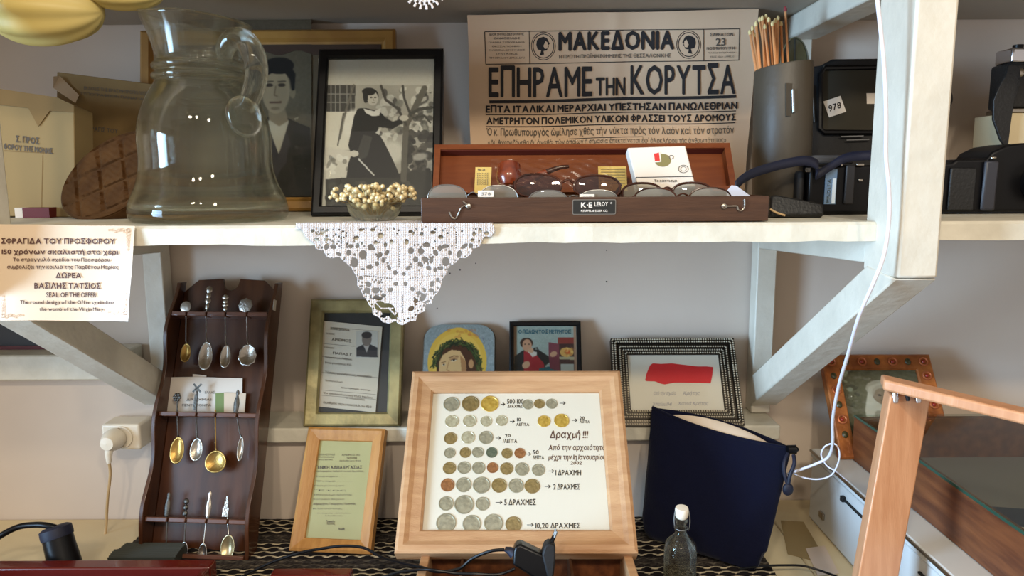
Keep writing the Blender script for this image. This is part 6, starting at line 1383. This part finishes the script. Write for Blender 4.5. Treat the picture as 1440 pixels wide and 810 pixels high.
# patterned icon frame
pl = panel((1190, 646), (1330, 646), (1240, 500), z=ZBX+.0006, Dt=1.175)
a = pl.loc(1162, 502); c = pl.loc(1313, 500); pl.w = (c.x-a.x); M2 = pl.M @ Matrix.Translation(((a.x+c.x)/2-.010, 0, 0))
pl2 = Plane(M2 @ Vector((-pl.w/2, 0, 0)), M2 @ Vector((pl.w/2, 0, 0)), M2 @ Vector((0, 0, pl.h))); pl = pl2
fw = .026
t = frame('copper_icon', 'orange copper embossed frame around a silvery icon photograph', 'icon', pl, fw, [(0, -.008), (0, .005), (.002, .007), (fw-.002, .006), (fw, .003), (fw, -.008)], M_['copper'])
w, h = pl.w, pl.h; b = MB(); b2 = MB(); k = 0
def boss(x, z, i):
    if i % 2 == 0:
        rr = MB().tube([(x+.0062*math.cos(a), -.0078, z+.0062*math.sin(a)) for a in np.linspace(0, 2*PI, 17)[:-1]], .0014, 6, closed=True); o = rr.build('embossed_ring', mat('ring_copper', (190,112,72), .35, .6) if i == 0 else bpy.data.materials['ring_copper'], t, smooth=True)
        MB().ell((x, -.0072, z), (.003, .0018, .003), 10, 6).build('red_boss', mat('red_enamel', (140,40,30), .3) if i == 0 else bpy.data.materials['red_enamel'], t, smooth=True)
    else:
        MB().ell((x, -.007, z), (.0048, .0022, .0058), 10, 6).build('green_boss', mat('green_enamel', (58,54,26), .35) if i == 1 else bpy.data.materials['green_enamel'], t, smooth=True)
i = 0
nx = 7; nz = 6
for j in range(nx): boss(-w/2+fw/2+(w-fw)*j/(nx-1), h-fw/2, i); i += 1
for j in range(1, nz): 
    boss(-w/2+fw/2, h-fw/2-(h-fw)*j/nz, i); boss(w/2-fw/2, h-fw/2-(h-fw)*j/nz, i+1 if j % 2 else i); i += 1
cv = Canvas(0, 0, 100, 130, 110, (92,88,66)); cv.noise(5, 3); cv.ell(50, 60, 40, 60, (120,112,88), .6, 0, .5)
cv.poly([(20,130),(24,70),(34,30),(50,22),(66,30),(76,70),(80,130)], (186,178,158)); cv.ell(50, 45, 13, 18, (120,104,84)); cv.ell(50, 34, 20, 16, (176,168,150), .8); cv.ell(50, 48, 11, 15, (136,118,96)); cv.ell(46, 46, 2, 1.4, (40,34,28)); cv.ell(55, 46, 2, 1.4, (40,34,28)); cv.line([(47,56),(53,56)], 1.5, (80,60,50))
cv.blobs(25, (22, 70, 78, 128), 9, [(150,140,118), (206,200,184), (110,100,80)], .5); cv.blobs(20, (0, 0, 20, 130), 5, [(150,160,140), (60,58,44)], .6); cv.blur(1)
cv.build('icon_print', mat('x', (0,0,0)) and M_['printm'], t, rect(-w/2+fw, w/2-fw, fw, h-fw, -.0008))
MB().bb(-w/2+fw, w/2-fw, -.0024, -.0020, fw, h-fw).build('glass', pane('rippled_glass', bump=.8, refl=1.6), t)
# brown wooden block between icon and metal box is the case side; the wooden stand in front
A = P(1277, 548, .80); B = P(1226, 835, .775); B.z = max(B.z, ZT); A2 = A; d = (B-A); kf = (ZT-.003-A.z)/d.z; B = A+d*kf
xw = Vector((.052, 0.012, 0)); tw = Vector((.002, -.020, 0))
t = thing('wooden_stand', 'pale beech folding stand with chrome pins and a top bar', 'stand', B); 
MB().beam(A-B, Vector((0, 0, 0)), xw, (.004, .022, .003)).build('leg', M_['beech'], t, bevel=.002)
a0, a1 = P(1240, 537, .795)-B, P(1470, 592, .70)-B
MB().beam(a0, a1, (0, 0, .012), (.010, .026, 0)).build('top_bar', M_['beech'], t, bevel=.0025)
for px in (1258, 1290):
    p1, p2 = P(px, 552, .786)-B, P(px+1, 566, .784)-B
    MB().tube([tuple(p1), tuple(p1.lerp(p2, .5)), tuple(p2)], [.0032, .0036, .0030], 12).build('chrome_pin', M_['chrome'], t, smooth=True)
p1, p2 = P(1275, 554, .7868)-B, P(1277, 563, .7868)-B; MB().tube([tuple(p1), tuple(p2)], [.0022, .0022], 8).build('dark_slot', M_['blackm'], t)
b2 = MB(); far = (a1-a0).normalized()
q = a1 - far*.03; MB().beam(q+Vector((0, .02, -.006)), q+Vector((-.04, .02, -(B.z-ZT)-.19+.0)), (.040, 0, 0), (0, .02, 0)) 
# nail holes in the wall under the shelf
for i, (x, y, rr_) in enumerate(((647, 379, .0016), (633, 384, .0012), (669, 370, .0010), (615, 433, .0011), (853, 352, .0010), (853, 396, .0013))):
    q = P(x, y, 1.2); t = thing('nail_hole', ['dark nail hole right of the doily tip, larger of the pair', 'small nail hole close to the doily edge', 'faint upper nail hole right of the doily', 'lone tiny nail hole above the icon plaque', 'tiny nail hole just under the shelf above the beaded frame', 'nail hole in mid wall above the beaded frame'][i], 'nail hole', Vector((q.x, YW + 0.0035*math.sin(7*((q.x+1.9)/3.9)*3.1+2*q.z/2.3)*math.sin(5*(q.z/2.3)*2.3+1.7*(q.x+1.9)/3.9), q.z)))
    MB().lathe([(rr_, -.001), (rr_*.9, .0006), (.0002, .0007)], 10, R=Matrix.Rotation(PI/2, 3, 'X'), capb=True).build('hole', M_['hole'], t)
bpy.context.view_layer.update()
